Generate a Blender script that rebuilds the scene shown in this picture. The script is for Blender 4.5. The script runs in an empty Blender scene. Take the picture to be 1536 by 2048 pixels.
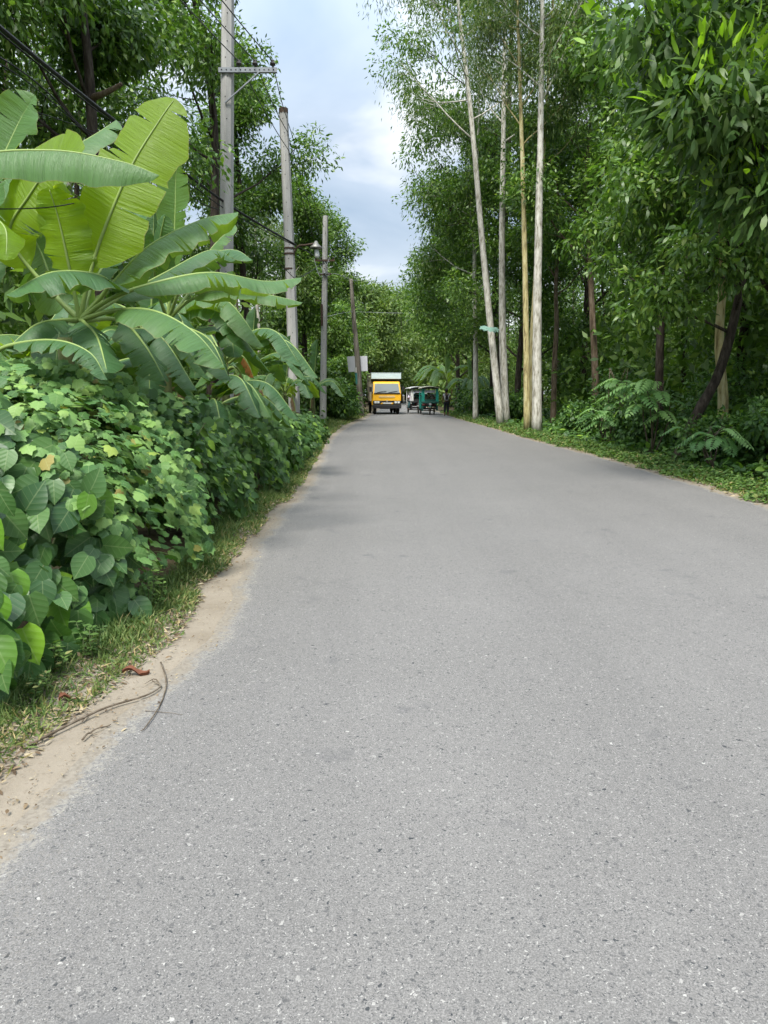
import bpy, bmesh, math, random
import numpy as np
from mathutils import Vector, Matrix

R = math.radians
rng = np.random.default_rng(11)
random.seed(5)
SC = bpy.context.scene
COL = SC.collection

# ------------------------------------------------------------------ camera
CAM_H, FPX, PITCH = 1.5, 1500.0, math.atan(239 / 1500.0)
cd = bpy.data.cameras.new('camera'); cam = bpy.data.objects.new('camera', cd); COL.objects.link(cam)
cam.location = (0, 0, CAM_H); cam.rotation_euler = (math.pi / 2 - PITCH, 0, 0)
cd.sensor_fit = 'VERTICAL'; cd.sensor_height = 36; cd.lens = FPX / 2048 * 36
cd.clip_start = 0.05; cd.clip_end = 2000
SC.camera = cam

# ------------------------------------------------------------------ sky, sun, exposure
SUN_EL, SUN_AZ = R(57), R(200)          # azimuth measured from +Y (view direction) towards +X
w = bpy.data.worlds.new('World'); SC.world = w; w.use_nodes = True
nt = w.node_tree; nt.nodes.clear()
def wn(t, **k):
    n = nt.nodes.new(t)
    for a, b in k.items(): setattr(n, a, b)
    return n
sky = wn('ShaderNodeTexSky', sky_type='NISHITA', sun_disc=False, sun_elevation=SUN_EL, sun_rotation=SUN_AZ,
         air_density=1.2, dust_density=2.0)
tc = wn('ShaderNodeTexCoord')
sep = wn('ShaderNodeSeparateXYZ'); nt.links.new(tc.outputs['Generated'], sep.inputs[0])
den = wn('ShaderNodeMath', operation='ADD'); den.inputs[1].default_value = 0.22; nt.links.new(sep.outputs[2], den.inputs[0])
den2 = wn('ShaderNodeMath', operation='MAXIMUM'); den2.inputs[1].default_value = 0.06; nt.links.new(den.outputs[0], den2.inputs[0])
dv = wn('ShaderNodeVectorMath', operation='SCALE')
inv = wn('ShaderNodeMath', operation='DIVIDE'); inv.inputs[0].default_value = 1; nt.links.new(den2.outputs[0], inv.inputs[1])
nt.links.new(tc.outputs['Generated'], dv.inputs[0]); nt.links.new(inv.outputs[0], dv.inputs['Scale'])
mp = wn('ShaderNodeMapping'); nt.links.new(dv.outputs[0], mp.inputs[0]); mp.inputs['Location'].default_value = (3.1, 0.75, 0); mp.inputs['Scale'].default_value = (1.0, 0.9, 1)
nz = wn('ShaderNodeTexNoise'); nz.inputs['Scale'].default_value = 1.5; nz.inputs['Detail'].default_value = 5; nz.inputs['Roughness'].default_value = 0.5; nz.inputs['Distortion'].default_value = 0.3
nt.links.new(mp.outputs[0], nz.inputs[0])
cr = wn('ShaderNodeValToRGB'); nt.links.new(nz.outputs['Fac'], cr.inputs[0])
e = cr.color_ramp.elements
e[0].position = 0.34; e[0].color = (1.85, 2.35, 3.0, 1)
e[1].position = 0.63; e[1].color = (4.4, 4.55, 4.7, 1)
m_ = e.new(0.50); m_.color = (2.5, 2.95, 3.55, 1)
# overcast law: brighter towards the zenith
ov = wn('ShaderNodeMapRange'); ov.inputs[1].default_value = 0.3; ov.inputs[2].default_value = 1; ov.inputs[3].default_value = 1.0; ov.inputs[4].default_value = 3.0
nt.links.new(sep.outputs[2], ov.inputs[0])
cm = wn('ShaderNodeVectorMath', operation='SCALE'); nt.links.new(cr.outputs[0], cm.inputs[0]); nt.links.new(ov.outputs[0], cm.inputs['Scale'])
hf = wn('ShaderNodeMapRange'); hf.inputs[1].default_value = 0.02; hf.inputs[2].default_value = 0.22; hf.inputs[3].default_value = 0.65; hf.inputs[4].default_value = 0.0; nt.links.new(sep.outputs[2], hf.inputs[0])
hm = wn('ShaderNodeMix', data_type='RGBA'); nt.links.new(hf.outputs[0], hm.inputs[0]); nt.links.new(cm.outputs[0], hm.inputs[6]); hm.inputs[7].default_value = (3.5, 3.65, 3.8, 1)
mx = wn('ShaderNodeMix', data_type='RGBA'); mx.inputs[0].default_value = 0.93
nt.links.new(sky.outputs[0], mx.inputs[6]); nt.links.new(hm.outputs[2], mx.inputs[7])
bg = wn('ShaderNodeBackground'); bg.inputs[1].default_value = 0.1
nt.links.new(mx.outputs[2], bg.inputs[0])
wo = wn('ShaderNodeOutputWorld'); nt.links.new(bg.outputs[0], wo.inputs[0])

sd = bpy.data.lights.new('sun', 'SUN'); sun = bpy.data.objects.new('sun', sd); COL.objects.link(sun)
sd.energy = 2.4; sd.angle = R(16); sd.color = (1, 0.97, 0.9)
sv = Vector((math.sin(SUN_AZ) * math.cos(SUN_EL), math.cos(SUN_AZ) * math.cos(SUN_EL), math.sin(SUN_EL)))
sun.rotation_euler = sv.to_track_quat('Z', 'Y').to_euler()
sun.location = (0, 0, 60)
SC.view_settings.view_transform = 'Standard'; SC.view_settings.look = 'None'
SC.view_settings.exposure = 1.38; SC.view_settings.gamma = 1
SC.view_settings.use_curve_mapping = False
SC.render.engine = 'CYCLES'
cy = SC.cycles
cy.max_bounces = 6; cy.diffuse_bounces = 3; cy.glossy_bounces = 2; cy.transmission_bounces = 4; cy.transparent_max_bounces = 4
cy.use_denoising = True; cy.caustics_reflective = False; cy.caustics_refractive = False
cy.use_adaptive_sampling = True; cy.adaptive_threshold = 0.02

# ------------------------------------------------------------------ pixel helpers (photo pixels -> places in the world)
_ct, _st = math.cos(PITCH), math.sin(PITCH)
def ray(px, py):
    u = (px - 768) / FPX; v = -(py - 1024) / FPX
    return np.array([u, v * _st + _ct, v * _ct - _st])
def at(px, py, d):
    r = ray(px, py); return np.array([0, 0, CAM_H]) + r * (d / r[1])
def gnd(px, py):
    r = ray(px, py); return np.array([0, 0, CAM_H]) + r * (-CAM_H / r[2])

# ------------------------------------------------------------------ object helpers
def link(o, parent=None):
    COL.objects.link(o)
    if parent is not None: o.parent = parent
    return o
def tag(o, label, cat, group=None, kind=None):
    o['label'] = label; o['category'] = cat
    if group: o['group'] = group
    if kind: o['kind'] = kind
    return o
def thing(name, label, cat, loc=(0, 0, 0), rz=0, group=None):
    o = bpy.data.objects.new(name, None); o.empty_display_size = 0.2
    link(o); o.location = tuple(loc); o.rotation_euler = (0, 0, rz)
    return tag(o, label, cat, group)
def np_mesh(name, V, F, mat, smooth=True, attrs=None, mats=None, midx=None):
    """V (N,3); F list of int arrays (M,k)."""
    me = bpy.data.meshes.new(name)
    V = np.asarray(V, dtype=np.float32)
    F = [np.asarray(f, dtype=np.int32) for f in F if len(f)]
    me.vertices.add(len(V)); me.vertices.foreach_set('co', V.ravel())
    tot = np.concatenate([np.full(len(f), f.shape[1], np.int32) for f in F])
    lv = np.concatenate([f.ravel() for f in F])
    st = np.concatenate([[0], np.cumsum(tot)[:-1]]).astype(np.int32)
    me.loops.add(len(lv)); me.loops.foreach_set('vertex_index', lv)
    me.polygons.add(len(tot)); me.polygons.foreach_set('loop_start', st); me.polygons.foreach_set('loop_total', tot)
    me.polygons.foreach_set('use_smooth', np.full(len(tot), bool(smooth)))
    if midx is not None: me.polygons.foreach_set('material_index', np.asarray(midx, np.int32))
    for k, a in (attrs or {}).items():
        a = np.asarray(a, np.float32)
        if a.ndim == 1:
            at_ = me.attributes.new(k, 'FLOAT', 'POINT'); at_.data.foreach_set('value', a)
        else:
            at_ = me.attributes.new(k, 'FLOAT_VECTOR', 'POINT'); at_.data.foreach_set('vector', a.ravel())
    for m in (mats or [mat]): me.materials.append(m)
    me.update(calc_edges=True)
    return me
def obj(name, me, parent=None, loc=None):
    o = bpy.data.objects.new(name, me); link(o, parent)
    if loc is not None: o.location = tuple(loc)
    return o
class MB:
    """collects boxes, tubes and sheets for ONE mesh."""
    def __init__(s): s.V = []; s.F = {}; s.n = 0
    def add(s, V, F):
        V = np.asarray(V, float); s.V.append(V)
        for f in F:
            f = np.asarray(f, int)
            if len(f): s.F.setdefault(f.shape[1], []).append(f + s.n)
        s.n += len(V); return s
    def box(s, c, d, rot=None):
        c = np.asarray(c, float); h = np.asarray(d, float) / 2
        q = np.array([[x, y, z] for x in (-1, 1) for y in (-1, 1) for z in (-1, 1)], float) * h
        if rot is not None: q = q @ np.array(Matrix.Rotation(rot[0], 3, rot[1]))
        return s.add(q + c, [[[0, 1, 3, 2], [4, 6, 7, 5], [0, 4, 5, 1], [2, 3, 7, 6], [0, 2, 6, 4], [1, 5, 7, 3]]])
    def tube(s, P, r, n=8, cap=True):
        V, F = tube(P, r, n, cap); return s.add(V, F)
    def cyl(s, a, b, r, n=16): return s.tube([a, b], r, n)
    def poly(s, pts, thick=0, axis=None):
        pts = np.asarray(pts, float); k = len(pts)
        if not thick: return s.add(pts, [[list(range(k))]])
        ax = np.asarray(axis, float) * thick
        V = np.concatenate([pts, pts + ax])
        side = [[i, (i + 1) % k, (i + 1) % k + k, i + k] for i in range(k)]
        return s.add(V, [[list(range(k))[::-1]], [list(range(k, 2 * k))], side])
    def build(s, name, mat, parent=None, loc=None, smooth=False, bevel=0):
        me = np_mesh(name, np.concatenate(s.V), [np.concatenate(f) for f in s.F.values()], mat, smooth)
        o = obj(name, me, parent, loc)
        if bevel:
            b = o.modifiers.new('bevel', 'BEVEL'); b.width = bevel; b.segments = 2; b.limit_method = 'ANGLE'
        return o
def norm(v, axis=-1):
    v = np.asarray(v, float); return v / np.maximum(np.linalg.norm(v, axis=axis, keepdims=True), 1e-9)
def smooth_path(pts, n):
    pts = np.asarray(pts, float); k = len(pts)
    if k == 2: return pts[0] + (pts[1] - pts[0]) * np.linspace(0, 1, n)[:, None]
    P = np.concatenate([[2 * pts[0] - pts[1]], pts, [2 * pts[-1] - pts[-2]]])
    t = np.linspace(0, k - 1 - 1e-6, n); i = t.astype(int); f = (t - i)[:, None]
    a, b, c, d = P[i], P[i + 1], P[i + 2], P[i + 3]
    return 0.5 * (2 * b + (c - a) * f + (2 * a - 5 * b + 4 * c - d) * f ** 2 + (3 * b - a - 3 * c + d) * f ** 3)
def tube(P, r, n=8, cap=True):
    P = np.asarray(P, float); m = len(P)
    r = np.broadcast_to(np.asarray(r, float), (m,))
    T = norm(np.gradient(P, axis=0))
    ref = np.array([0., 1, 0]) if abs(T[0][1]) < 0.8 else np.array([1., 0, 0])
    A = np.zeros_like(P); a = norm(np.cross(T[0], ref))
    for i in range(m):
        a = norm(a - T[i] * np.dot(a, T[i])); A[i] = a
    B = np.cross(T, A)
    th = np.linspace(0, 2 * np.pi, n, endpoint=False)
    V = (P[:, None] + r[:, None, None] * (A[:, None] * np.cos(th)[None, :, None] + B[:, None] * np.sin(th)[None, :, None])).reshape(-1, 3)
    i = np.arange(m - 1)[:, None] * n; j = np.arange(n)[None]; j2 = (j + 1) % n
    Q = np.stack([i + j, i + j2, i + n + j2, i + n + j], -1).reshape(-1, 4)
    F = [Q]
    if cap:
        F += [np.arange(n)[::-1][None], (np.arange(n) + (m - 1) * n)[None]]
    return V, F

# ------------------------------------------------------------------ materials
class NB:
    def __init__(s, name):
        s.m = bpy.data.materials.new(name); s.m.use_nodes = True; s.t = s.m.node_tree; s.t.nodes.clear()
        s.out = s.t.nodes.new('ShaderNodeOutputMaterial')
    def n(s, t, **k):
        x = s.t.nodes.new(t)
        for a, b in k.items(): setattr(x, a, b)
        return x
    def l(s, a, b): s.t.links.new(a, b)
    def val(s, sock, v):
        if hasattr(v, 'is_output'): s.l(v, sock)
        else: sock.default_value = v
    def math(s, op, a, b=0.0, clamp=False):
        x = s.n('ShaderNodeMath', operation=op, use_clamp=clamp); s.val(x.inputs[0], a); s.val(x.inputs[1], b); return x.outputs[0]
    def noise(s, scale, vec=None, detail=3, rough=0.5):
        x = s.n('ShaderNodeTexNoise'); x.inputs['Scale'].default_value = scale; x.inputs['Detail'].default_value = detail; x.inputs['Roughness'].default_value = rough
        if vec is not None: s.l(vec, x.inputs['Vector'])
        return x.outputs['Fac']
    def coords(s, scale=(1, 1, 1), kind='Object'):
        if kind == 'pos': o = s.n('ShaderNodeNewGeometry').outputs['Position']
        else: o = s.n('ShaderNodeTexCoord').outputs[kind]
        m = s.n('ShaderNodeMapping'); m.inputs['Scale'].default_value = scale; s.l(o, m.inputs[0]); return m.outputs[0]
    def ramp(s, fac, stops):
        x = s.n('ShaderNodeValToRGB'); s.l(fac, x.inputs[0]); els = x.color_ramp.elements
        els[0].position, els[0].color = stops[0][0], (*stops[0][1], 1)
        els[1].position, els[1].color = stops[-1][0], (*stops[-1][1], 1)
        for p, c in stops[1:-1]: q = els.new(p); q.color = (*c, 1)
        return x.outputs[0]
    def mix(s, f, a, b, blend='MIX'):
        x = s.n('ShaderNodeMix', data_type='RGBA', blend_type=blend)
        s.val(x.inputs[0], f); s.val(x.inputs[6], a if hasattr(a, 'is_output') else (*a, 1)); s.val(x.inputs[7], b if hasattr(b, 'is_output') else (*b, 1))
        return x.outputs[2]
    def bump(s, h, strength=0.3, dist=0.01):
        b = s.n('ShaderNodeBump'); b.inputs['Strength'].default_value = strength; b.inputs['Distance'].default_value = dist; s.l(h, b.inputs['Height']); return b.outputs[0]
    def bsdf(s, col, rough=0.6, spec=0.4, metal=0, normal=None, **k):
        p = s.n('ShaderNodeBsdfPrincipled')
        s.val(p.inputs['Base Color'], col if hasattr(col, 'is_output') else (*col, 1)); s.val(p.inputs['Roughness'], rough)
        p.inputs['Specular IOR Level'].default_value = spec; p.inputs['Metallic'].default_value = metal
        if normal is not None: s.l(normal, p.inputs['Normal'])
        for a, b in k.items(): p.inputs[a].default_value = b
        return p.outputs[0]
    def done(s, sh): s.l(sh, s.out.inputs[0]); return s.m
def plain(name, col, rough=0.55, spec=0.4, metal=0, wear=0.15, scale=6, **k):
    b = NB(name); f = b.noise(scale, b.coords(), 4)
    c = b.mix(b.math('MULTIPLY', f, wear * 2), col, tuple(x * 0.5 for x in col))
    return b.done(b.bsdf(c, rough, spec, metal, **k))
def leaf_mat(name, stops, trans=0.35, tcol=1.6, rough=0.5, spec=0.35, rnd=True, veins=0):
    b = NB(name)
    t = b.n('ShaderNodeAttribute', attribute_name='tint').outputs['Fac']
    if rnd:
        t = b.math('FRACT', b.math('ADD', t, b.n('ShaderNodeObjectInfo').outputs['Random']))
    c = b.ramp(t, stops)
    nrm = None
    if veins:
        uv = b.n('ShaderNodeAttribute', attribute_name='luv').outputs['Vector']
        sp = b.n('ShaderNodeSeparateXYZ'); b.l(uv, sp.inputs[0])
        av = b.math('ABSOLUTE', sp.outputs[1])
        mid = b.math('LESS_THAN', av, 0.022)
        s_ = b.math('SUBTRACT', sp.outputs[0], b.math('MULTIPLY', av, 0.55))
        sn = b.math('SINE', b.math('MULTIPLY', s_, veins))
        lat = b.math('GREATER_THAN', sn, 0.965)
        vv = b.math('MAXIMUM', mid, b.math('MULTIPLY', lat, 0.55))
        c = b.mix(b.math('MULTIPLY', vv, 0.4), c, b.mix(0.5, c, (0.35, 0.42, 0.2)))
        nrm = b.bump(b.math('ADD', b.math('MULTIPLY', sn, .5), b.math('MULTIPLY', mid, -3)), 0.10, 0.01)
    pr = b.bsdf(c, rough, spec, 0, nrm)
    tr = b.n('ShaderNodeBsdfTranslucent'); b.l(b.mix(1.0, c, (tcol, tcol * 1.12, tcol * 0.45), 'MULTIPLY'), tr.inputs[0])
    ms = b.n('ShaderNodeMixShader'); ms.inputs[0].default_value = trans
    b.l(pr, ms.inputs[1]); b.l(tr.outputs[0], ms.inputs[2])
    return b.done(ms.outputs[0])

M = {}
# --- ground stuff
def m_ground():
    b = NB('forest_soil'); v = b.coords(kind='pos')
    c = b.ramp(b.noise(3, v, 6, 0.7), [(0.3, (0.035, 0.028, 0.018)), (0.55, (0.075, 0.06, 0.035)), (0.75, (0.05, 0.07, 0.025))])
    return b.done(b.bsdf(c, 0.95, 0.1, 0, b.bump(b.noise(20, v, 5), 0.6, 0.05)))
def m_sand():
    b = NB('sandy_soil'); v = b.coords(kind='pos')
    n1 = b.noise(1.6, v, 5, 0.6); n2 = b.noise(45, v, 4, 0.7); n3 = b.noise(350, v, 2)
    c = b.ramp(n1, [(0.3, (0.165, 0.138, 0.105)), (0.5, (0.235, 0.203, 0.160)), (0.7, (0.28, 0.247, 0.20))])
    c = b.mix(b.math('MULTIPLY', b.math('GREATER_THAN', n2, 0.60), 0.35), c, (0.13, 0.10, 0.07))
    c = b.mix(0.25, c, b.ramp(n3, [(0.3, (0.14, 0.11, 0.075)), (0.7, (0.34, 0.29, 0.225))]))
    return b.done(b.bsdf(c, 0.95, 0.1, 0, b.bump(b.math('ADD', n2, b.math('MULTIPLY', n3, 0.4)), 0.45, 0.012)))
def m_road():
    b = NB('worn_asphalt'); v = b.coords(kind='pos')
    base = b.ramp(b.noise(0.55, v, 5, 0.6), [(0.3, (0.128, 0.122, 0.116)), (0.55, (0.148, 0.141, 0.135)), (0.75, (0.168, 0.160, 0.152))])
    # long streaks along the wheel tracks
    st = b.noise(1.0, b.coords((1.4, 0.05, 1), 'pos'), 4, 0.6)
    base = b.mix(b.math('MULTIPLY', b.math('SUBTRACT', st, 0.42, True), 2.2, True), base, (0.105, 0.10, 0.097))
    fine = b.noise(190, v, 4, 0.8)
    base = b.mix(0.4, base, b.ramp(fine, [(0.34, (0.025, 0.025, 0.026)), (0.5, (0.155, 0.148, 0.140)), (0.66, (0.40, 0.385, 0.36))]))
    wob = b.n('ShaderNodeVectorMath', operation='MULTIPLY_ADD')
    nz_ = b.n('ShaderNodeTexNoise'); nz_.inputs['Scale'].default_value = 60; b.l(v, nz_.inputs['Vector'])
    b.l(nz_.outputs['Color'], wob.inputs[0]); wob.inputs[1].default_value = (0.03, 0.03, 0); b.l(v, wob.inputs[2])
    hs = []
    for sc_, dk, wt, rad in ((34, 0.12, 0.975, 0.34), (58, 0.24, 0.96, 0.44), (105, 0.26, 0.93, 0.42), (200, 0.28, 0.86, 0.46)):
        vo = b.n('ShaderNodeTexVoronoi'); vo.inputs['Scale'].default_value = sc_; b.l(wob.outputs[0], vo.inputs['Vector'])
        sp = b.n('ShaderNodeSeparateColor'); b.l(vo.outputs['Color'], sp.inputs[0])
        size = b.math('MULTIPLY', b.math('ADD', b.math('MULTIPLY', sp.outputs[1], .75), .25), rad)
        inside = b.math('LESS_THAN', vo.outputs['Distance'], size)
        dark = b.math('MULTIPLY', inside, b.math('LESS_THAN', sp.outputs[0], dk))
        lite = b.math('MULTIPLY', inside, b.math('GREATER_THAN', sp.outputs[0], wt))
        tone = b.math('ADD', b.math('MULTIPLY', sp.outputs[2], 0.7), .2)
        base = b.mix(b.math('MULTIPLY', dark, tone), base, (0.022, 0.026, 0.03))
        base = b.mix(b.math('MULTIPLY', lite, b.math('MULTIPLY', tone, 0.85)), base, (0.42, 0.405, 0.375))
        hs.append(b.math('SUBTRACT', dark, lite))
    # oil spots
    so = b.noise(2.3, v, 3, 0.6)
    base = b.mix(b.math('MULTIPLY', b.math('SUBTRACT', so, 0.63, True), 6.0, True), base, (0.09, 0.088, 0.09))
    # sand drifted onto the edge
    e_ = b.n('ShaderNodeAttribute', attribute_name='edge').outputs['Fac']
    jag = b.math('MULTIPLY', b.noise(7, v, 6, 0.85), 0.42)
    near = b.math('SUBTRACT', b.math('SUBTRACT', jag, 0.11), e_)
    dust = b.math('MULTIPLY', near, 22, True)
    rim_ = b.math('MULTIPLY', b.math('MULTIPLY', b.math('ADD', near, .05), 25, True), b.math('SUBTRACT', 1, dust))
    spk = b.math('MULTIPLY', b.math('SUBTRACT', 0.75, e_, True), b.math('GREATER_THAN', b.noise(120, v, 2), 0.60))
    base = b.mix(b.math('MAXIMUM', b.math('MULTIPLY', dust, 0.93), b.math('MULTIPLY', spk, 0.35)), base, b.ramp(b.noise(40, v, 4, .7), [(.35, (0.16, 0.137, 0.108)), (.6, (0.235, 0.206, 0.165))]))
    base = b.mix(b.math('MULTIPLY', rim_, b.math('MULTIPLY', b.math('GREATER_THAN', b.noise(70, v, 3), .5), .5)), base, (0.29, 0.27, 0.23))
    h = b.math('ADD', fine, b.math('MULTIPLY', hs[0], -0.6))
    return b.done(b.bsdf(base, 0.82, 0.28, 0, b.bump(h, 0.35, 0.004)))
M['ground'] = m_ground(); M['sand'] = m_sand(); M['road'] = m_road()

def m_bark(name, c1, c2, c3, scale=(9, 9, 1.6), bump=0.5, rough=0.9):
    b = NB(name); v = b.coords(scale)
    n1 = b.noise(1.4, v, 5, 0.65); n2 = b.noise(0.55, b.coords((1.2, 1.2, 0.35)), 3)
    c = b.ramp(n1, [(0.36, c1), (0.5, c2), (0.64, c3)])
    c = b.mix(b.math('MULTIPLY', n2, 0.35), c, c2)
    n4 = b.noise(2.2, b.coords((1.6, 1.6, .5)), 4, .7)
    c = b.mix(b.math('MULTIPLY', b.math('SUBTRACT', n4, .56, True), 5, True), c, tuple(x * .5 for x in c2))
    return b.done(b.bsdf(c, rough, 0.2, 0, b.bump(n1, bump, 0.03)))
M['euc'] = m_bark('smooth_pale_bark', (0.15, 0.135, 0.095), (0.47, 0.45, 0.39), (0.60, 0.58, 0.53), (9, 9, 2.2), 0.35, 0.75)
M['euc_yellow'] = m_bark('smooth_yellow_bark', (0.13, 0.095, 0.05), (0.42, 0.36, 0.17), (0.52, 0.48, 0.30), (8, 8, 1.4), 0.35, 0.8)
M['bark_dark'] = m_bark('dark_rough_bark', (0.018, 0.014, 0.011), (0.048, 0.038, 0.029), (0.095, 0.08, 0.064), (10, 10, 1.8), 0.9)
M['bark_brown'] = m_bark('brown_bark', (0.05, 0.034, 0.022), (0.12, 0.088, 0.058), (0.19, 0.155, 0.115), (10, 10, 2), 0.8)
M['twig'] = m_bark('twig_bark', (0.06, 0.045, 0.03), (0.11, 0.085, 0.06), (0.2, 0.17, 0.13))
M['stem'] = plain('green_stem', (0.09, 0.12, 0.045), 0.6)
# --- leaves
M['acacia'] = leaf_mat('acacia_leaf', [(0, (0.041, 0.084, 0.018)), (0.35, (0.069, 0.142, 0.025)), (0.7, (0.106, 0.197, 0.030)), (0.92, (0.156, 0.251, 0.045)), (1, (0.239, 0.317, 0.067))], 0.30, 1.7, 0.42, 0.45)
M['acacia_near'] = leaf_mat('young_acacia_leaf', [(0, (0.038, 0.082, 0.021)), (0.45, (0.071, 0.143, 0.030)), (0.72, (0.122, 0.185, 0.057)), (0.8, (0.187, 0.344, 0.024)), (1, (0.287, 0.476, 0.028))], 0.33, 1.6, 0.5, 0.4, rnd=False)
M['euc_leaf'] = leaf_mat('eucalyptus_leaf', [(0, (0.046, 0.090, 0.027)), (0.4, (0.085, 0.145, 0.043)), (0.75, (0.125, 0.187, 0.054)), (1, (0.182, 0.217, 0.065))], 0.35, 1.5, 0.5, 0.35)
M['wood_leaf'] = leaf_mat('woodland_leaf', [(0, (0.041, 0.084, 0.018)), (0.5, (0.078, 0.147, 0.026)), (0.85, (0.124, 0.208, 0.036)), (1, (0.184, 0.267, 0.054))], 0.3, 1.6, 0.5, 0.35)
M['far_leaf'] = leaf_mat('far_leaf', [(0, (0.063, 0.109, 0.028)), (0.5, (0.106, 0.173, 0.043)), (1, (0.194, 0.256, 0.066))], 0.3, 1.6, 0.5, 0.35)
M['bigleaf'] = leaf_mat('broad_leaf', [(0, (0.028, 0.079, 0.023)), (0.5, (0.051, 0.120, 0.029)), (0.90, (0.070, 0.154, 0.036)), (0.96, (0.115, 0.252, 0.024)), (1, (0.205, 0.360, 0.024))], 0.22, 1.7, 0.42, 0.4, veins=30)
M['lobed'] = leaf_mat('lobed_leaf', [(0, (0.037, 0.100, 0.025)), (0.3, (0.073, 0.165, 0.038)), (0.65, (0.128, 0.242, 0.062)), (0.93, (0.201, 0.325, 0.084)), (0.975, (0.256, 0.354, 0.067)), (1, (0.244, 0.177, 0.056))], 0.2, 1.5, 0.55, 0.35, veins=24)
M['shrub'] = leaf_mat('shrub_leaf', [(0, (0.034, 0.085, 0.023)), (0.5, (0.070, 0.145, 0.034)), (0.9, (0.109, 0.207, 0.043)), (1, (0.202, 0.331, 0.038))], 0.26, 1.6, 0.5, 0.35)
M['pinnate'] = leaf_mat('pinnate_leaf', [(0, (0.100, 0.218, 0.066)), (0.5, (0.162, 0.311, 0.099)), (1, (0.270, 0.437, 0.145))], 0.3, 1.5, 0.5, 0.35)
M['cover'] = leaf_mat('ground_cover_leaf', [(0, (0.049, 0.098, 0.026)), (0.5, (0.098, 0.181, 0.040)), (0.88, (0.141, 0.230, 0.054)), (1, (0.293, 0.235, 0.102))], 0.3, 1.4, 0.6, 0.3)
M['grass'] = leaf_mat('grass_blade', [(0, (0.061, 0.111, 0.030)), (0.45, (0.115, 0.176, 0.048)), (0.72, (0.189, 0.221, 0.072)), (0.86, (0.324, 0.267, 0.120)), (1, (0.446, 0.351, 0.180))], 0.25, 1.3, 0.6, 0.3, rnd=False)
M['litter'] = leaf_mat('dry_litter', [(0, (0.06, 0.04, 0.025)), (0.4, (0.16, 0.11, 0.065)), (0.75, (0.30, 0.24, 0.15)), (1, (0.42, 0.36, 0.25))], 0.1, 1, 0.8, 0.2, rnd=False)
def m_banana(name, c, tc, trans):
    b = NB(name)
    uv = b.n('ShaderNodeAttribute', attribute_name='luv').outputs['Vector']
    mp_ = b.n('ShaderNodeMapping'); mp_.inputs['Scale'].default_value = (26, 0.4, 1); b.l(uv, mp_.inputs[0])
    n1 = b.math('MULTIPLY', b.math('SUBTRACT', b.noise(1.0, mp_.outputs[0], 4, 0.75), .3, True), 2.2, True)
    n2 = b.noise(3.0, b.coords(), 4)
    rnd_ = b.n('ShaderNodeObjectInfo').outputs['Random']
    col = b.mix(b.math('MULTIPLY', n1, 0.8), tuple(x * 1.25 for x in c), tuple(x * 0.5 for x in c))
    col = b.mix(b.math('MULTIPLY', n2, 0.45), col, tuple(min(1, x * 1.5) for x in c))
    col = b.mix(b.math('MULTIPLY', rnd_, 0.35), col, (c[0] * 1.6, c[1] * 1.25, c[2] * 1.0))
    sp = b.n('ShaderNodeSeparateXYZ'); b.l(uv, sp.inputs[0])
    edge = b.math('MULTIPLY', b.math('GREATER_THAN', b.math('ADD', b.math('ABSOLUTE', sp.outputs[1]), b.math('MULTIPLY', n2, 0.04)), 1.0), 0.6)
    col = b.mix(edge, col, (0.22, 0.17, 0.07))
    pr = b.bsdf(col, 0.46, 0.5, 0, b.bump(n1, 0.7, 0.012))
    tr = b.n('ShaderNodeBsdfTranslucent'); b.l(b.mix(b.math('MULTIPLY', n1, 0.6), tc, tuple(x * 0.6 for x in tc)), tr.inputs[0])
    ms = b.n('ShaderNodeMixShader'); ms.inputs[0].default_value = trans
    b.l(pr, ms.inputs[1]); b.l(tr.outputs[0], ms.inputs[2]); return b.done(ms.outputs[0])
M['banana'] = m_banana('banana_blade', (0.068, 0.150, 0.048), (0.34, 0.52, 0.02), 0.4)
M['banana_young'] = m_banana('banana_blade_backlit', (0.13, 0.235, 0.014), (0.50, 0.66, 0.012), 0.55)  # yellower base colour paints in the glow of light through upright blades
M['banana_dark'] = m_banana('banana_blade_mature', (0.045, 0.112, 0.040), (0.20, 0.36, 0.03), 0.3)
M['midrib'] = plain('banana_midrib', (0.24, 0.33, 0.09), 0.5, wear=0.3)
M['pseudostem'] = m_bark('banana_stem', (0.05, 0.045, 0.02), (0.13, 0.15, 0.06), (0.2, 0.2, 0.1), (6, 6, 0.8), 0.3)
M['dryleaf'] = plain('dry_brown_leaf', (0.17, 0.06, 0.028), 0.8, wear=0.4, scale=20)
M['dry_banana'] = plain('dry_banana_blade', (0.20, 0.135, 0.065), 0.85, wear=.5, scale=18)
M['orangeleaf'] = plain('withered_orange_leaf', (0.42, 0.17, 0.035), 0.8, wear=0.5, scale=14)
# --- made things
def m_concrete():
    b = NB('pole_concrete'); v = b.coords((3, 3, 0.5))
    n1 = b.noise(2, v, 5, 0.6); n2 = b.noise(60, b.coords(), 3)
    c = b.ramp(n1, [(0.3, (0.26, 0.255, 0.243)), (0.55, (0.385, 0.38, 0.365)), (0.75, (0.45, 0.445, 0.43))])
    c = b.mix(0.25, c, b.ramp(n2, [(0.3, (0.13, 0.12, 0.11)), (0.7, (0.42, 0.41, 0.38))]))
    return b.done(b.bsdf(c, 0.9, 0.2, 0, b.bump(n2, 0.2, 0.005)))
M['concrete'] = m_concrete()
M['oldpole'] = m_bark('weathered_pole', (0.07, 0.06, 0.05), (0.17, 0.15, 0.125), (0.26, 0.235, 0.20), (4, 4, 0.6), 0.4)
M['hole'] = plain('dark_bolt_hole', (0.02, 0.02, 0.02), 0.9, 0.1)
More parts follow.
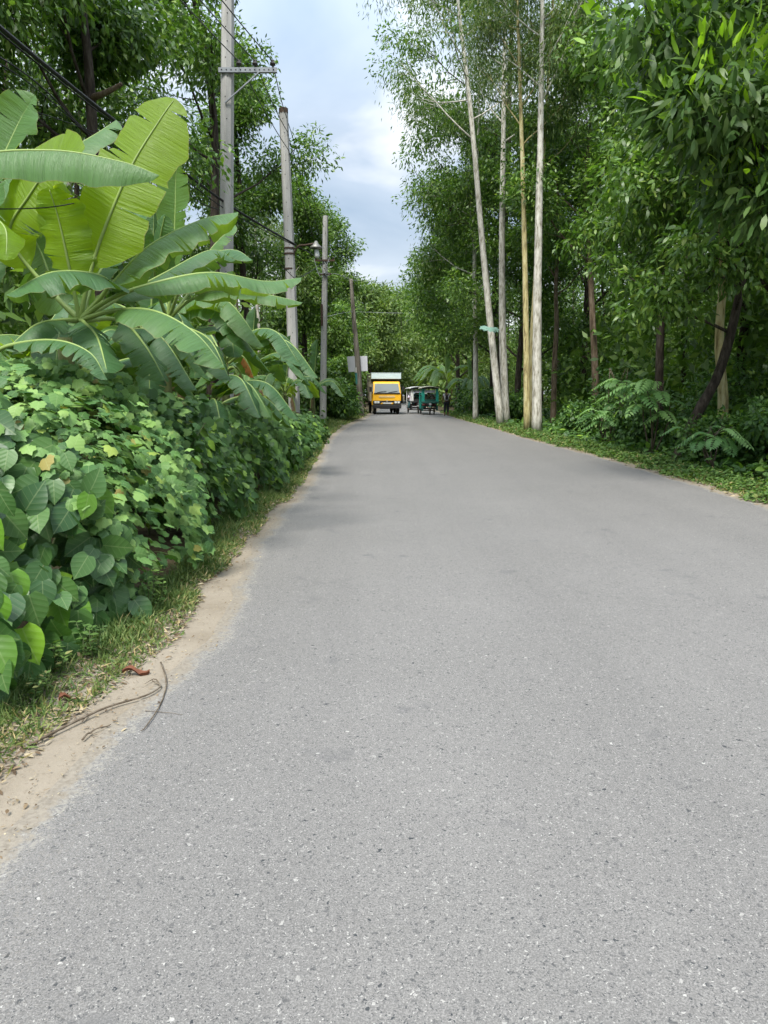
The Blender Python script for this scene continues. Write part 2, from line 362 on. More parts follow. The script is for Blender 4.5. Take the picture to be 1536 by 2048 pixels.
M['steel'] = plain('galvanised_steel', (0.24, 0.26, 0.28), 0.6, 0.4, 0.3, 0.3)
M['rust'] = plain('rusted_iron', (0.09, 0.06, 0.045), 0.85, 0.2, 0.2, 0.4, 20)
M['ceramic'] = plain('brown_ceramic', (0.03, 0.022, 0.02), 0.25, 0.6)
M['cable'] = plain('black_cable', (0.012, 0.012, 0.013), 0.55, 0.3)
M['wire'] = plain('aluminium_wire', (0.06, 0.06, 0.06), 0.5, 0.4, 0.4)
M['palewire'] = plain('pale_wire', (0.30, 0.33, 0.33), 0.5)
M['teal_paint'] = plain('faded_teal_paint', (0.07, 0.27, 0.24), 0.75, 0.3, 0, 0.5, 9)
M['blue_poster'] = plain('faded_blue_poster', (0.06, 0.30, 0.38), 0.8, 0.2, 0, 0.5, 8)
M['white_paint'] = plain('chipped_white_paint', (0.6, 0.6, 0.58), 0.8, 0.2, 0, 0.3, 12)
M['signback'] = plain('white_sign_board', (0.62, 0.63, 0.68), 0.6, 0.3, 0, 0.12, 3)
M['torn_cloth'] = plain('torn_green_plastic', (0.30, 0.50, 0.42), 0.6, 0.3, 0, 0.3, 18)
M['yellow'] = plain('yellow_truck_paint', (0.80, 0.42, 0.018), 0.35, 0.5, 0, 0.12, 3)
M['yellow_pale'] = plain('sun_bleached_yellow', (0.72, 0.50, 0.22), 0.5, 0.4, 0, 0.25, 6)
M['box_side'] = plain('dusty_box_panel', (0.30, 0.27, 0.20), 0.7, 0.3, 0, 0.45, 4)
M['box_front'] = plain('pale_blue_box_panel', (0.60, 0.72, 0.74), 0.6, 0.35, 0, 0.2, 4)
M['black'] = plain('black_plastic', (0.018, 0.018, 0.02), 0.55, 0.4)
M['rubber'] = plain('tyre_rubber', (0.02, 0.02, 0.02), 0.9, 0.2, 0, 0.3, 12)
M['rim'] = plain('dusty_wheel_rim', (0.25, 0.24, 0.22), 0.5, 0.4, 0.5, 0.3)
M['chrome'] = plain('chrome', (0.75, 0.75, 0.75), 0.25, 0.5, 0.9)
M['teal'] = plain('teal_rickshaw_paint', (0.012, 0.27, 0.21), 0.4, 0.5, 0, 0.2)
M['teal_dark'] = plain('dark_green_paint', (0.012, 0.075, 0.062), 0.5, 0.4)
M['cream'] = plain('cream_canopy', (0.62, 0.60, 0.47), 0.6, 0.3, 0, 0.15)
M['white'] = plain('white_rickshaw_paint', (0.66, 0.67, 0.65), 0.5, 0.4, 0, 0.2)
M['seat'] = plain('dark_red_vinyl', (0.10, 0.02, 0.02), 0.5)
M['skin'] = plain('skin', (0.19, 0.095, 0.06), 0.55)
M['hair'] = plain('black_hair', (0.012, 0.01, 0.009), 0.6)
M['shirt_white'] = plain('white_cotton', (0.68, 0.68, 0.70), 0.85)
M['shirt_lilac'] = plain('pale_lilac_cotton', (0.58, 0.52, 0.62), 0.85)
M['trouser_dark'] = plain('dark_cotton', (0.022, 0.025, 0.032), 0.85)
M['trouser_teal'] = plain('grey_teal_cotton', (0.05, 0.12, 0.13), 0.85)
M['bag'] = plain('black_nylon', (0.02, 0.018, 0.022), 0.7)
def m_glass():
    b = NB('windscreen_glass'); return b.done(b.bsdf((0.20, 0.225, 0.235), 0.15, 0.9))
M['glass'] = m_glass()
def m_clearglass():
    b = NB('clear_glass')
    g = b.n('ShaderNodeBsdfGlossy'); g.inputs['Roughness'].default_value = 0.05
    t = b.n('ShaderNodeBsdfTransparent'); t.inputs[0].default_value = (0.85, 0.9, 0.9, 1)
    ms = b.n('ShaderNodeMixShader'); ms.inputs[0].default_value = 0.10
    b.l(t.outputs[0], ms.inputs[1]); b.l(g.outputs[0], ms.inputs[2]); return b.done(ms.outputs[0])
M['clear'] = m_clearglass()
M['lamp'] = plain('lamp_glass', (0.75, 0.77, 0.75), 0.3, 0.5)

# ------------------------------------------------------------------ ground, shoulder, road
def structure(o): o['kind'] = 'structure'; return o
def sheet(name, L_, R_, z, mat, attr=False, nx=1):
    """strip between two polylines with equal y samples; L_/R_ arrays (n,2)."""
    n = len(L_); u = np.linspace(0, 1, nx + 1)
    P = L_[:, None] * (1 - u)[None, :, None] + R_[:, None] * u[None, :, None]
    V = np.concatenate([P, np.full(P.shape[:2] + (1,), z)], -1).reshape(-1, 3)
    i = np.arange(n - 1)[:, None] * (nx + 1); j = np.arange(nx)[None]
    Q = np.stack([i + j, i + j + 1, i + nx + 1 + j + 1, i + nx + 1 + j], -1).reshape(-1, 4)
    at_ = None
    if attr:
        e1 = np.abs(P[..., 0] - L_[:, None, 0]); e2 = np.abs(P[..., 0] - R_[:, None, 0])
        at_ = {'edge': np.minimum(e1, e2 * 1.3).reshape(-1)}
    return obj(name, np_mesh(name, V, [Q], mat, False, at_))

LE_px = [(0, 1672), (60, 1605), (110, 1565), (190, 1487), (250, 1430), (330, 1360), (415, 1270), (462, 1215), (476, 1170), (488, 1120), (528, 1068),
         (560, 1025), (605, 985), (632, 945), (642, 915), (652, 893), (668, 870), (705, 848), (736, 835)]
RE_px = [(1536, 1016), (1440, 985), (1330, 953), (1200, 915), (1110, 892), (1050, 877), (985, 857), (930, 842), (916, 838)]
le = np.array([gnd(*p)[:2] for p in LE_px]); re_ = np.array([gnd(*p)[:2] for p in RE_px])
ys = np.concatenate([np.arange(-6, 0, 1.0), np.arange(0, 14, 0.06), np.arange(14, 60, 0.5), np.arange(60, 165, 3.0)])
far = [(60, -0.9), (80, 0.2), (100, 1.2), (130, 0.5), (165, -4)]
farR = [(60, 4.15), (80, 4.2), (100, 4.6), (130, 4.5), (165, 1)]
def interp(pts, extra, x0):
    q = np.concatenate([[[x0, -8], [x0, 0.5]], pts, [(b, a) for a, b in extra]]); o_ = np.argsort(q[:, 1]); q = q[o_]
    return np.interp(ys, q[:, 1], q[:, 0])
wig = lambda y, s: (0.03 * np.sin(y * 3.1 + s) + 0.016 * np.sin(y * 7.3 + 2 * s) + 0.008 * np.sin(y * 13 + s)) * np.clip(y / 6, .3, 1)
def _sm(a, k=5):
    return np.convolve(np.pad(a, k, mode='edge'), np.ones(2 * k + 1) / (2 * k + 1), 'valid')
lx = _sm(interp(le, far, -1.35)) + wig(ys, 0.3); rx = interp(re_, farR, 5.0) + wig(ys, 1.7)
LEFT = lambda y: np.interp(y, ys, lx); RIGHT = lambda y: np.interp(y, ys, rx)

g = 420
gx = np.array([-g, -30, -8, -3, -1, 5.6, 6.2, 7.5, 12, 30, g], float); gz = np.array([-.3, -.2, -.05, 0, 0, 0, -.06, -.22, -.3, -.3, -.3]) - 0.01
V = np.array([[x, y, z] for y in (-g, g) for x, z in zip(gx, gz)]); n_ = len(gx)
structure(obj('ground', np_mesh('ground', V, [[[i, i + 1, i + 1 + n_, i + n_] for i in range(n_ - 1)]], M['ground'], False)))
structure(sheet('dirt_shoulder', np.stack([lx - np.interp(ys, [2.5, 4, 5.3, 6, 8, 11, 16, 22, 26, 40], [.72, .62, .4, .4, .48, .42, .34, .24, .4, .9]), ys], 1), np.stack([rx + 0.55, ys], 1), -0.003, M['sand']))
structure(sheet('road', np.stack([lx, ys], 1), np.stack([rx, ys], 1), 0.004, M['road'], True, 24))

# ------------------------------------------------------------------ leaf stamping
def T_diamond():
    return np.array([[0, 0, 0], [.45, .5, .03], [1, 0, -.05], [.45, -.5, .03]], float), [np.array([[0, 1, 2, 3]])]
def T_lens():
    V = np.array([[0, 0, 0], [.28, .42, .03], [.28, -.42, .03], [.65, .42, -.03], [.65, -.42, -.03], [1, 0, -.16]], float)
    return V, [np.array([[0, 2, 1], [3, 4, 5]]), np.array([[1, 2, 4, 3]])]
def T_ovate(bend=0.22, fold=0.10):
    t = np.array([0.0, .08, .22, .42, .62, .80, .92]); wd = np.array([.26, .42, .52, .53, .45, .28, .12])
    V = []
    for a, b in zip(t, wd):
        z = -bend * a * a
        x0 = a - (0.07 if a == 0 else 0)
        V += [[x0, b, z + fold * b + .01 * math.sin(a * 20)], [a, 0, z], [x0, -b, z + fold * b + .012 * math.sin(a * 17 + 1)]]
    V.append([1.04, 0, -bend * 1.12]); Q = []
    for i in range(len(t) - 1):
        k = 3 * i; Q += [[k, k + 1, k + 4, k + 3], [k + 1, k + 2, k + 5, k + 4]]
    k = 3 * (len(t) - 1); n = len(V) - 1
    return np.array(V), [np.array(Q), np.array([[k, k + 1, n], [k + 1, k + 2, n]])]
def T_lobed(seed=0, droop=0.10):
    r_ = np.random.default_rng(seed)
    # outline of a broad leaf with five points, notch at the stalk
    pts = [(.0, 0), (-.14, .18), (-.11, .38), (.07, .50), (.20, .61), (.38, .50), (.56, .49), (.73, .45), (.80, .22), (1.10, 0)]
    out = pts + [(x, -y) for x, y in pts[-2:0:-1]]
    V = [[.32, 0, .03]] + [[x + r_.normal(0, .02), y + r_.normal(0, .02), -droop * (max(0, x) ** 2 + 1.3 * y * y) + r_.normal(0, .02)] for x, y in out]
    k = len(out)
    return np.array(V), [np.array([[0, 1 + i, 1 + (i + 1) % k] for i in range(k)])]
def stamp(tpl, P, D, N, L, W, tint):
    """merge one template leaf at every P; returns V, F, tint, luv"""
    tv, tf = tpl; n = len(P); k = len(tv)
    D = norm(D); S = norm(np.cross(N, D)); N2 = np.cross(D, S)
    L = np.broadcast_to(L, (n,)); W = np.broadcast_to(W, (n,))
    V = P[:, None] + (L[:, None] * tv[None, :, 0])[..., None] * D[:, None] + (W[:, None] * tv[None, :, 1])[..., None] * S[:, None] + (L[:, None] * tv[None, :, 2])[..., None] * N2[:, None]
    off = (np.arange(n) * k)[:, None, None]
    F = [(f[None] + off).reshape(-1, f.shape[1]) for f in tf]
    luv = np.broadcast_to(np.stack([tv[:, 0], tv[:, 1], tv[:, 0] * 0], 1)[None], (n, k, 3)).reshape(-1, 3)
    return V.reshape(-1, 3), F, np.repeat(tint, k), luv
def leaf_mesh(name, mat, tpl, P, D, N, L, W, tint, luv=False, smooth=True):
    V, F, t, u = stamp(tpl, P, D, N, L, W, tint)
    at_ = {'tint': t}
    if luv: at_['luv'] = u
    return np_mesh(name, V, F, mat, smooth, at_)
def merge_mesh(name, mat, parts):
    Vs, Fs, ts, us, n = [], [], [], [], 0
    for V, F, t, u in parts:
        Vs.append(V); Fs += [f + n for f in F]; ts.append(t); us.append(u); n += len(V)
    return np_mesh(name, np.concatenate(Vs), Fs, mat, True, {'tint': np.concatenate(ts), 'luv': np.concatenate(us)})
DIA, LENS = T_diamond(), T_lens()

# ------------------------------------------------------------------ trees
def limb_path(start, az, el, length, r_, up=0.35, n=7, wob=0.08):
    d = np.array([math.cos(az) * math.cos(el), math.sin(az) * math.cos(el), math.sin(el)])
    P = [np.array(start, float)]
    for i in range(n - 1):
        d = norm(d + np.array([0, 0, up / n]) + r_.normal(0, wob, 3)); P.append(P[-1] + d * length / (n - 1))
    return np.array(P)
def clump_leaves(C, Rc, per, r_, droop=0.5, flat=0.75, ll=(0.12, 0.18), ratio=0.27, hang=False):
    """leaves around clump centres C with radii Rc"""
    k = len(C); idx = np.repeat(np.arange(k), per)
    n = len(idx); q = norm(r_.normal(size=(n, 3))); rad = r_.random(n) ** 0.45
    P = C[idx] + q * (rad * Rc[idx])[:, None] * np.array([1, 1, flat])
    D = q * 0.8 + r_.normal(0, 0.55, (n, 3)); D[:, 2] -= droop
    if hang: P[:, 2] -= np.abs(r_.normal(0, 0.5, n)) * Rc[idx]
    N = r_.normal(0, 0.6, (n, 3)); N[:, 2] += 0.8
    N += q * 0.4
    L = r_.uniform(ll[0], ll[1], n); W = L * ratio * r_.uniform(.8, 1.25, n)
    return P, D, N, L, W, rad, q
def tree(name, label, x, y, H, r0, seed, bark='bark_dark', leaf='acacia', path=None, crown_base=0.4, spread=3.0, nl=9, el=(20, 55),
         clumps=4, per=150, rc=(0.6, 1.1), ll=(0.15, 0.23), ratio=0.38, droop=0.35, hang=False, group=None, tpl=None, mesh_from=None, tops=False, limb_az=None,
         limb_r=0.4, bare=0, z0=0, pear=0.6, flat=0.75):
    r_ = np.random.default_rng(seed)
    t = thing(name, label, 'tree', (x, y, z0), 0, group); r0 *= .88 if 'euc' in bark else 1
    if path is None:
        k = 9; zz = np.linspace(-0.15, H, k); dr = r_.normal(0, 0.09, (k, 2)).cumsum(0) * min(1.0, H / 12); dr -= dr[0]
        path = np.stack([dr[:, 0], dr[:, 1], zz], 1)
    else:
        path = np.asarray(path, float) - np.array([x, y, z0]); path[0, 2] = -0.15
    P = smooth_path(path, 22); hh = (P[:, 2] - P[0, 2]) / (P[-1, 2] - P[0, 2])
    rad = r0 * (1 - 0.82 * hh ** 1.1); rad[0] *= 1.15; rad[1] *= 1.03
    V, F = tube(P, rad, 12)
    V[:, :2] += r_.normal(0, r0 * 0.03, (len(V), 2))
    obj('trunk', np_mesh('trunk', V, F, M[bark]), t)
    C, RR = [], []
    for i in range(nl):
        f = crown_base + (0.97 - crown_base) * (i + 0.5) / nl
        s = np.array([np.interp(f, hh, P[:, a]) for a in range(3)])
        az = i * 2.4 + r_.uniform(-.5, .5) if limb_az is None else limb_az[i % len(limb_az)] + r_.uniform(-.25, .25)
        e_ = R(r_.uniform(*el)); prof = (1 - pear * (f - crown_base) / (1 - crown_base)) * r_.uniform(.75, 1.15)
        Ln = spread * prof
        lp = limb_path(s, az, e_, Ln, r_)
        lr = np.interp(f, hh, rad) * limb_r
        b_ = MB(); b_.tube(lp, np.linspace(lr, lr * .25, len(lp)), 6)
        ends = [lp[-1]]
        for j in range(clumps):
            q = r_.uniform(.35, .95); k = q * (len(lp) - 1); k0 = int(k)
            sp_ = lp[k0] + (lp[min(k0 + 1, len(lp) - 1)] - lp[k0]) * (k - k0)
            sub = limb_path(sp_, az + r_.uniform(-1.3, 1.3), e_ + R(r_.uniform(-35, 20)), Ln * r_.uniform(.25, .5), r_, 0.1, 5, .12)
            b_.tube(sub, np.linspace(lr * .4, lr * .12, 5), 5, False); ends.append(sub[-1]); 
            if r_.random() < .5: ends.append(sub[2])
        b_.build('branch', M[bark], t, smooth=True)
        if i >= nl - bare: continue
        for c in ends: C.append(c); RR.append(r_.uniform(*rc))
    C.append(P[-1]); RR.append(rc[1]); C = np.array(C); RR = np.array(RR)
    if mesh_from is not None:
        me = mesh_from
    else:
        pp, D, N, L, W, rd, q = clump_leaves(C, RR, per, r_, droop, flat, ll, ratio, hang)
        ti = r_.random(len(pp))
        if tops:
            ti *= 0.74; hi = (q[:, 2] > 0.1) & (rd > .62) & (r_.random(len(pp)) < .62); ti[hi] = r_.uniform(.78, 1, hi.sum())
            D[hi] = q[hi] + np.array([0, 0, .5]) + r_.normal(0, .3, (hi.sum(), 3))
        me = leaf_mesh('crown', M[leaf], tpl or DIA, pp, D, N, L, W, ti)
    obj('crown', me, t)
    return t

# ------------------------------------------------------------------ the named trees, right-hand side
def px_path(pts, d):
    return [at(a, b, d) if not hasattr(d, '__len__') else at(a, b, d[i]) for i, (a, b) in enumerate(pts)]
def rooted(pts, d):
    p = px_path(pts, d); p[0] = np.array([p[0][0], p[0][1], 0.0]); return p
EUC = dict(leaf='euc_leaf', ll=(0.16, 0.26), ratio=0.17, droop=1.1, hang=True)
def euc(label, pts, d, r0, seed, bark='euc', **k):
    p = rooted(pts, d); a = dict(EUC); a.update(k)
    return tree('eucalyptus_tree', label, p[0][0], p[0][1], 0, r0, seed, bark, path=p, group='eucalyptus trees along the verge', **a)
euc('white trunked eucalyptus leaning over the road, green plastic caught on its trunk', [(1003, 855), (985, 690), (966, 500), (945, 260), (920, 40), (900, -160), (885, -330)], 33.2, 0.19, 21,
    crown_base=0.5, spread=4.2, nl=14, clumps=4, per=115, rc=(.6, 1.1), el=(10, 45), limb_az=[3.1, 0.5, 2.2, 4.2, 3.6, -0.8])
euc('straight grey eucalyptus close behind the leaning white one', [(1013, 857), (1006, 700), (1004, 500), (1007, 250), (1010, 0), (1012, -200)], 34.5, 0.21, 22,
    crown_base=0.55, spread=3.4, nl=12, clumps=4, per=110, rc=(.6, 1.1))
euc('thin yellow barked eucalyptus at the left of the tight trio', [(1055, 866), (1052, 650), (1047, 400), (1040, 170), (1032, -60), (1028, -200)], 28.6, 0.15, 23, 'euc_yellow',
    crown_base=0.55, spread=3.0, nl=12, clumps=4, per=110, rc=(.5, 1.0))
euc('slender pale yellow eucalyptus half hidden behind the thick white trunk', [(1066, 862), (1064, 700), (1078, 450), (1092, 230), (1110, -60), (1120, -200)], 29.6, 0.13, 24, 'euc_yellow',
    crown_base=0.5, spread=3.0, nl=9, clumps=3, per=100, rc=(.5, .9))
euc('thickest straight white eucalyptus of the tight trio beside the verge', [(1074, 868), (1074, 690), (1077, 470), (1082, 200), (1085, 0), (1088, -220)], 27.8, 0.21, 25,
    crown_base=0.62, spread=3.6, nl=12, clumps=4, per=110, rc=(.5, 1.0))
euc('pale eucalyptus trunk standing before the walker in the white shirt', [(951, 846), (951, 700), (949, 500), (955, 300), (960, 120)], 40, 0.17, 26,
    crown_base=0.35, spread=4, nl=12, clumps=4, per=130, rc=(.7, 1.3))

def acacia(label, x, y, H, r0, seed, name='acacia_tree', **k):
    return tree(name, label, x, y, H, r0, seed, group='broadleaf trees beside the road', **k)
# near tree whose branches hang over the verge
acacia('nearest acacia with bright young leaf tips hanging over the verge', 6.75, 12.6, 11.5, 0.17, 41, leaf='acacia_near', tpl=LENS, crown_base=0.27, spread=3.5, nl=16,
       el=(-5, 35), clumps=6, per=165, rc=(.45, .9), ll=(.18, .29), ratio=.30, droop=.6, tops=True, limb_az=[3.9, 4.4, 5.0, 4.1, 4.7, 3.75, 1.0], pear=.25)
acacia('dark acacia with a trunk leaning away from the road', 6.5, 16.8, 9.5, 0.125, 42, path=[(6.5, 16.8, 0), (6.95, 16.8, 1.0), (7.5, 16.9, 2.2), (7.9, 17, 4.5), (8.0, 17, 7), (8.1, 17, 9.5)], leaf='acacia', tpl=LENS,
       crown_base=0.28, spread=3.4, nl=14, el=(0, 45), clumps=6, per=150, rc=(.5, .9), ll=(.14, .22), droop=.5, limb_az=[3.2, 4.2, 2.4, 5.2, 3.7, 1.0])
acacia('acacia with a yellowish trunk beside the dark leaning trunk', 7.9, 17.6, 11, 0.14, 43, bark='euc_yellow', crown_base=0.35, spread=3.3, nl=11, clumps=5, per=190, rc=(.6, 1.0), droop=.7)
acacia('brown trunked acacia between the eucalyptus trio and the feather leaved shrubs', 8.3, 29.5, 13, 0.15, 44, bark='bark_brown', path=px_path([(1192, 850), (1190, 740), (1184, 620), (1180, 520), (1172, 380), (1185, 200), (1200, 60)], 29.5),
       crown_base=0.42, spread=3.6, nl=11, clumps=5, per=220, rc=(.6, 1.2), limb_az=[3.4, 4.6, 2.2, 5.4, 0.5])
acacia('slim brown acacia just right of the eucalyptus trio', 7.5, 33.5, 12, 0.14, 45, bark='bark_brown', crown_base=0.45, spread=3.2, nl=9, clumps=5, per=200, rc=(.6, 1.1))
acacia('dark straight trunked acacia behind the light green feather leaved shrub', 8.2, 22.5, 12, 0.14, 46, crown_base=0.28, spread=3.4, nl=12, clumps=5, per=210, rc=(.6, 1.0), droop=.7)
acacia('dark acacia filling the corner beyond the nearest tree', 10.2, 19.5, 13, 0.2, 47, crown_base=0.2, spread=3.6, nl=13, clumps=5, per=190, rc=(.7, 1.1), droop=.7)
acacia('bushy acacia with low foliage between the leaning eucalyptus and the pale trunk', 6.6, 37.5, 11.5, 0.18, 48, crown_base=0.2, spread=3.6, nl=14, clumps=5, per=220, rc=(.7, 1.2))
acacia('dense acacia reaching out over the road above the rickshaws', 6.4, 45, 15.5, 0.22, 49, crown_base=0.22, spread=5.4, nl=16, clumps=6, per=190, rc=(.8, 1.4), el=(5, 40), limb_az=[3.1, 3.7, 2.6, 4.4, 1.0, 5.3], ll=(.18, .28))
acacia('tall acacia beyond the rickshaws on the same side', 6.4, 56, 16, 0.22, 50, leaf='wood_leaf', crown_base=0.2, spread=5.2, nl=15, clumps=6, per=150, rc=(.9, 1.5), el=(5, 40), limb_az=[3.1, 3.9, 2.5, 4.6, 0.6], ll=(.22, .32))
acacia('feathery far acacia where the road meets the trees', 6.8, 70, 16, 0.22, 51, leaf='far_leaf', crown_base=0.15, spread=4.6, nl=14, clumps=5, per=130, rc=(1, 1.7), ll=(.28, .4))
acacia('tall acacia top showing behind the eucalyptus trio', 10.5, 40, 18, 0.25, 52, leaf='wood_leaf', crown_base=0.3, spread=4.6, nl=14, clumps=5, per=170, rc=(.9, 1.5), ll=(.18, .26))

acacia('tallest acacia behind the leaning eucalyptus, boughs reaching over the road', 6.2, 41, 27, 0.24, 53, leaf='acacia', crown_base=0.32, spread=5.6, nl=20, clumps=6, per=130, rc=(.7, 1.3), el=(0, 35), limb_az=[3.1, 2.6, 3.7, 4.3, 0.8, 3.3], ll=(.18, .28), droop=.8, pear=.15)

# ------------------------------------------------------------------ the named trees, left-hand side
stub_tree = acacia('dark trunked acacia with a dead stub, rising behind the tallest banana plant', -6.6, 16, 16, 0.19, 61, path=px_path([(205, 900), (190, 420), (180, 170), (165, 20), (150, -150), (150, -330)], 16), crown_base=0.4, spread=3.4, nl=13, clumps=5, per=230, rc=(.6, 1.1), droop=.8, ll=(.15, .22), limb_az=[1.6, 2.4, 3.2, 4.0, 4.7, 2.0])
_o = np.array(stub_tree.location)
MB().tube(smooth_path([at(184, 196, 16) - _o, at(205, 188, 15.8) - _o, at(226, 178, 15.7) - _o, at(243, 168, 15.6) - _o], 10), np.linspace(.07, .035, 10), 8).build('dead_stub', M['bark_brown'], stub_tree, smooth=True)
acacia('forked dark acacia behind the tallest concrete pole', -5.9, 25.5, 17, 0.22, 62, path=px_path([(425, 880), (430, 400), (428, 250), (410, 100), (380, -50), (370, -250)], 25.5), crown_base=0.42, spread=4.2, nl=14, clumps=5, per=190, rc=(.7, 1.2), ll=(.15, .22), limb_az=[1.3, 2.1, 3.2, 4.2, 4.8])
acacia('large dark acacia at the picture corner behind the bananas', -10.2, 14.5, 13, 0.22, 63, crown_base=0.15, spread=4, nl=15, clumps=5, per=190, rc=(.7, 1.1), droop=.7)
acacia('tall acacia directly behind the concrete lamp pole', -5.9, 33, 15.5, 0.2, 64, crown_base=0.3, spread=3.0, nl=15, pear=.8, limb_az=[1.4, 2.4, 3.4, 4.4, 5.2, .3], clumps=5, per=190, rc=(.7, 1.2), ll=(.17, .24))
acacia('feathery acacia behind the pole with the brackets', -4.6, 44, 12.4, 0.2, 65, leaf='wood_leaf', crown_base=0.25, spread=2.6, nl=13, clumps=5, per=170, rc=(.7, 1.2), ll=(.2, .28))
acacia('acacia with an open airy top above the old leaning pole', -4.6, 60, 15.2, 0.22, 66, leaf='wood_leaf', crown_base=0.2, spread=4.0, nl=13, clumps=5, per=120, rc=(.8, 1.4), ll=(.24, .34))
tree('eucalyptus_tree', 'thin pale eucalyptus showing between the two concrete poles', -7.0, 42, 13, 0.14, 67, 'euc', group='eucalyptus trees along the verge', crown_base=.45, spread=3, nl=10, clumps=4, per=130, rc=(.7, 1.2), **EUC)
tree('eucalyptus_tree', 'pale hazy eucalyptus behind the upright banana leaf', -12, 30, 17, 0.18, 68, 'euc', group='eucalyptus trees along the verge', crown_base=.3, spread=4, nl=14, clumps=5, per=150, rc=(.9, 1.4), **EUC)
acacia('rounded low tree behind the white sign board', -3.8, 54, 7.0, 0.15, 69, leaf='acacia', crown_base=0.15, spread=2.6, nl=11, clumps=5, per=170, rc=(.6, 1.0), ll=(.2, .28), name='low_tree')
# far end of the road
acacia('far tree closing the view above the truck', -1.8, 96, 13.5, 0.25, 71, leaf='far_leaf', crown_base=0.08, spread=6, nl=18, clumps=5, per=120, rc=(1.3, 2.2), ll=(.4, .6), ratio=.35)
acacia('far tree closing the view between the truck and the rickshaws', 2.5, 122, 15, 0.28, 72, leaf='far_leaf', crown_base=0.05, spread=7, nl=20, clumps=5, per=120, rc=(1.5, 2.4), ll=(.5, .7), ratio=.35)
acacia('far tree just left of the truck roof', -7, 84, 14.5, 0.25, 73, leaf='far_leaf', crown_base=0.08, spread=6, nl=18, clumps=5, per=120, rc=(1.3, 2.2), ll=(.4, .6), ratio=.35)
acacia('far tree above the white rickshaw', 8.2, 92, 18, 0.25, 74, leaf='far_leaf', crown_base=0.06, spread=5, nl=18, clumps=5, per=120, rc=(1.3, 2.2), ll=(.4, .6), ratio=.35)

# ------------------------------------------------------------------ the woods behind (one mass on either side)
def woods(name, label, xr, yr, ntree, seed, hz=(8, 16), leaf='wood_leaf', per=60, ll=(.2, .34), lowfill=True, trunks='bark_dark'):
    r_ = np.random.default_rng(seed)
    xs = r_.uniform(*xr, ntree); ys_ = r_.uniform(*yr, ntree)
    C, RR, tb = [], [], MB()
    for x, y in zip(xs, ys_):
        H = r_.uniform(*hz); k = int(26 + H); tb.tube([[x, y, -.4], [x + r_.normal(0, .2), y, H * .5], [x + r_.normal(0, .5), y, H]], [r_.uniform(.1, .17), .09, .03], 7)
        z = r_.uniform(0.18 if lowfill else .45, 1, k); rr = (1.0 + 2.4 * np.sin(np.pi * np.clip((z - .1) / .95, 0, 1))) * np.sqrt(r_.random(k)); a = r_.uniform(0, 6.28, k)
        C.append(np.stack([x + rr * np.cos(a), y + rr * np.sin(a), z * H], 1)); RR.append(r_.uniform(.6, 1.2, k))
    C = np.concatenate(C); RR = np.concatenate(RR)
    P, D, N, L, W, _, _ = clump_leaves(C, RR, per, r_, .6, .8, ll, .36)
    o = obj(name, leaf_mesh(name, M[leaf], DIA, P, D, N, L, W, r_.random(len(P))))
    tag(o, label, 'woodland', None, 'stuff')
    tb.build('trunks', M[trunks], o, smooth=True)['kind'] = 'stuff'
woods('woods', 'dense dark woods behind the banana plants and concrete poles', (-30, -9), (14, 80), 62, 81, (9, 19), per=58)
woods('woods', 'dense dark woods behind the eucalyptus trunks and the verge', (10, 30), (14, 80), 64, 82, (8, 18), per=58)
woods('woods', 'hazy far woods around the bend of the road', (-24, 26), (104, 150), 50, 83, (9, 15), 'far_leaf', per=44, ll=(.5, .8))

def thicket(name, label, boxes, n, seed, leaf='wood_leaf', ll=(.3, .5)):
    q = np.random.default_rng(seed); P = []
    tot = sum((x1 - x0) * (y1 - y0) for x0, x1, y0, y1, z1 in boxes)
    for x0, x1, y0, y1, z1 in boxes:
        k = max(60, int(n / 45 * (x1 - x0) * (y1 - y0) / tot)); c = np.stack([q.uniform(x0, x1, k), q.uniform(y0, y1, k), z1 * q.random(k) ** 1.15], 1)
        P.append(np.repeat(c, 45, 0) + np.clip(q.normal(0, .55, (k * 45, 3)), -1.1, 1.1))
    P = np.concatenate(P); P[:, 2] = np.abs(P[:, 2]); m = len(P); D = q.normal(0, .7, (m, 3)) - [0, 0, .4]; N = q.normal(0, .6, (m, 3)) + [0, 0, .8]; L = q.uniform(*ll, m)
    tag(obj(name, leaf_mesh(name, M[leaf], DIA, P, D, N, L, L * .42, q.random(m))), label, 'thicket', None, 'stuff')
thicket('thicket', 'shadowed thicket filling the woods behind the verge', [(8.6, 12.5, 14, 46, 5.5), (13, 19, 10, 60, 6), (22, 30, 8, 100, 10)], 90000, 84)
thicket('thicket', 'shadowed thicket filling the woods behind the banana plants', [(-9, -5.5, 12, 44, 4.5), (-15, -9, 10, 70, 6), (-32, -22, 8, 100, 10)], 90000, 85)
thicket('thicket', 'far thicket closing the end of the road', [(-26, -5.5, 95, 118, 8), (6, 28, 78, 118, 8), (-26, 26, 150, 156, 12)], 36000, 86, 'far_leaf', (.5, .8))

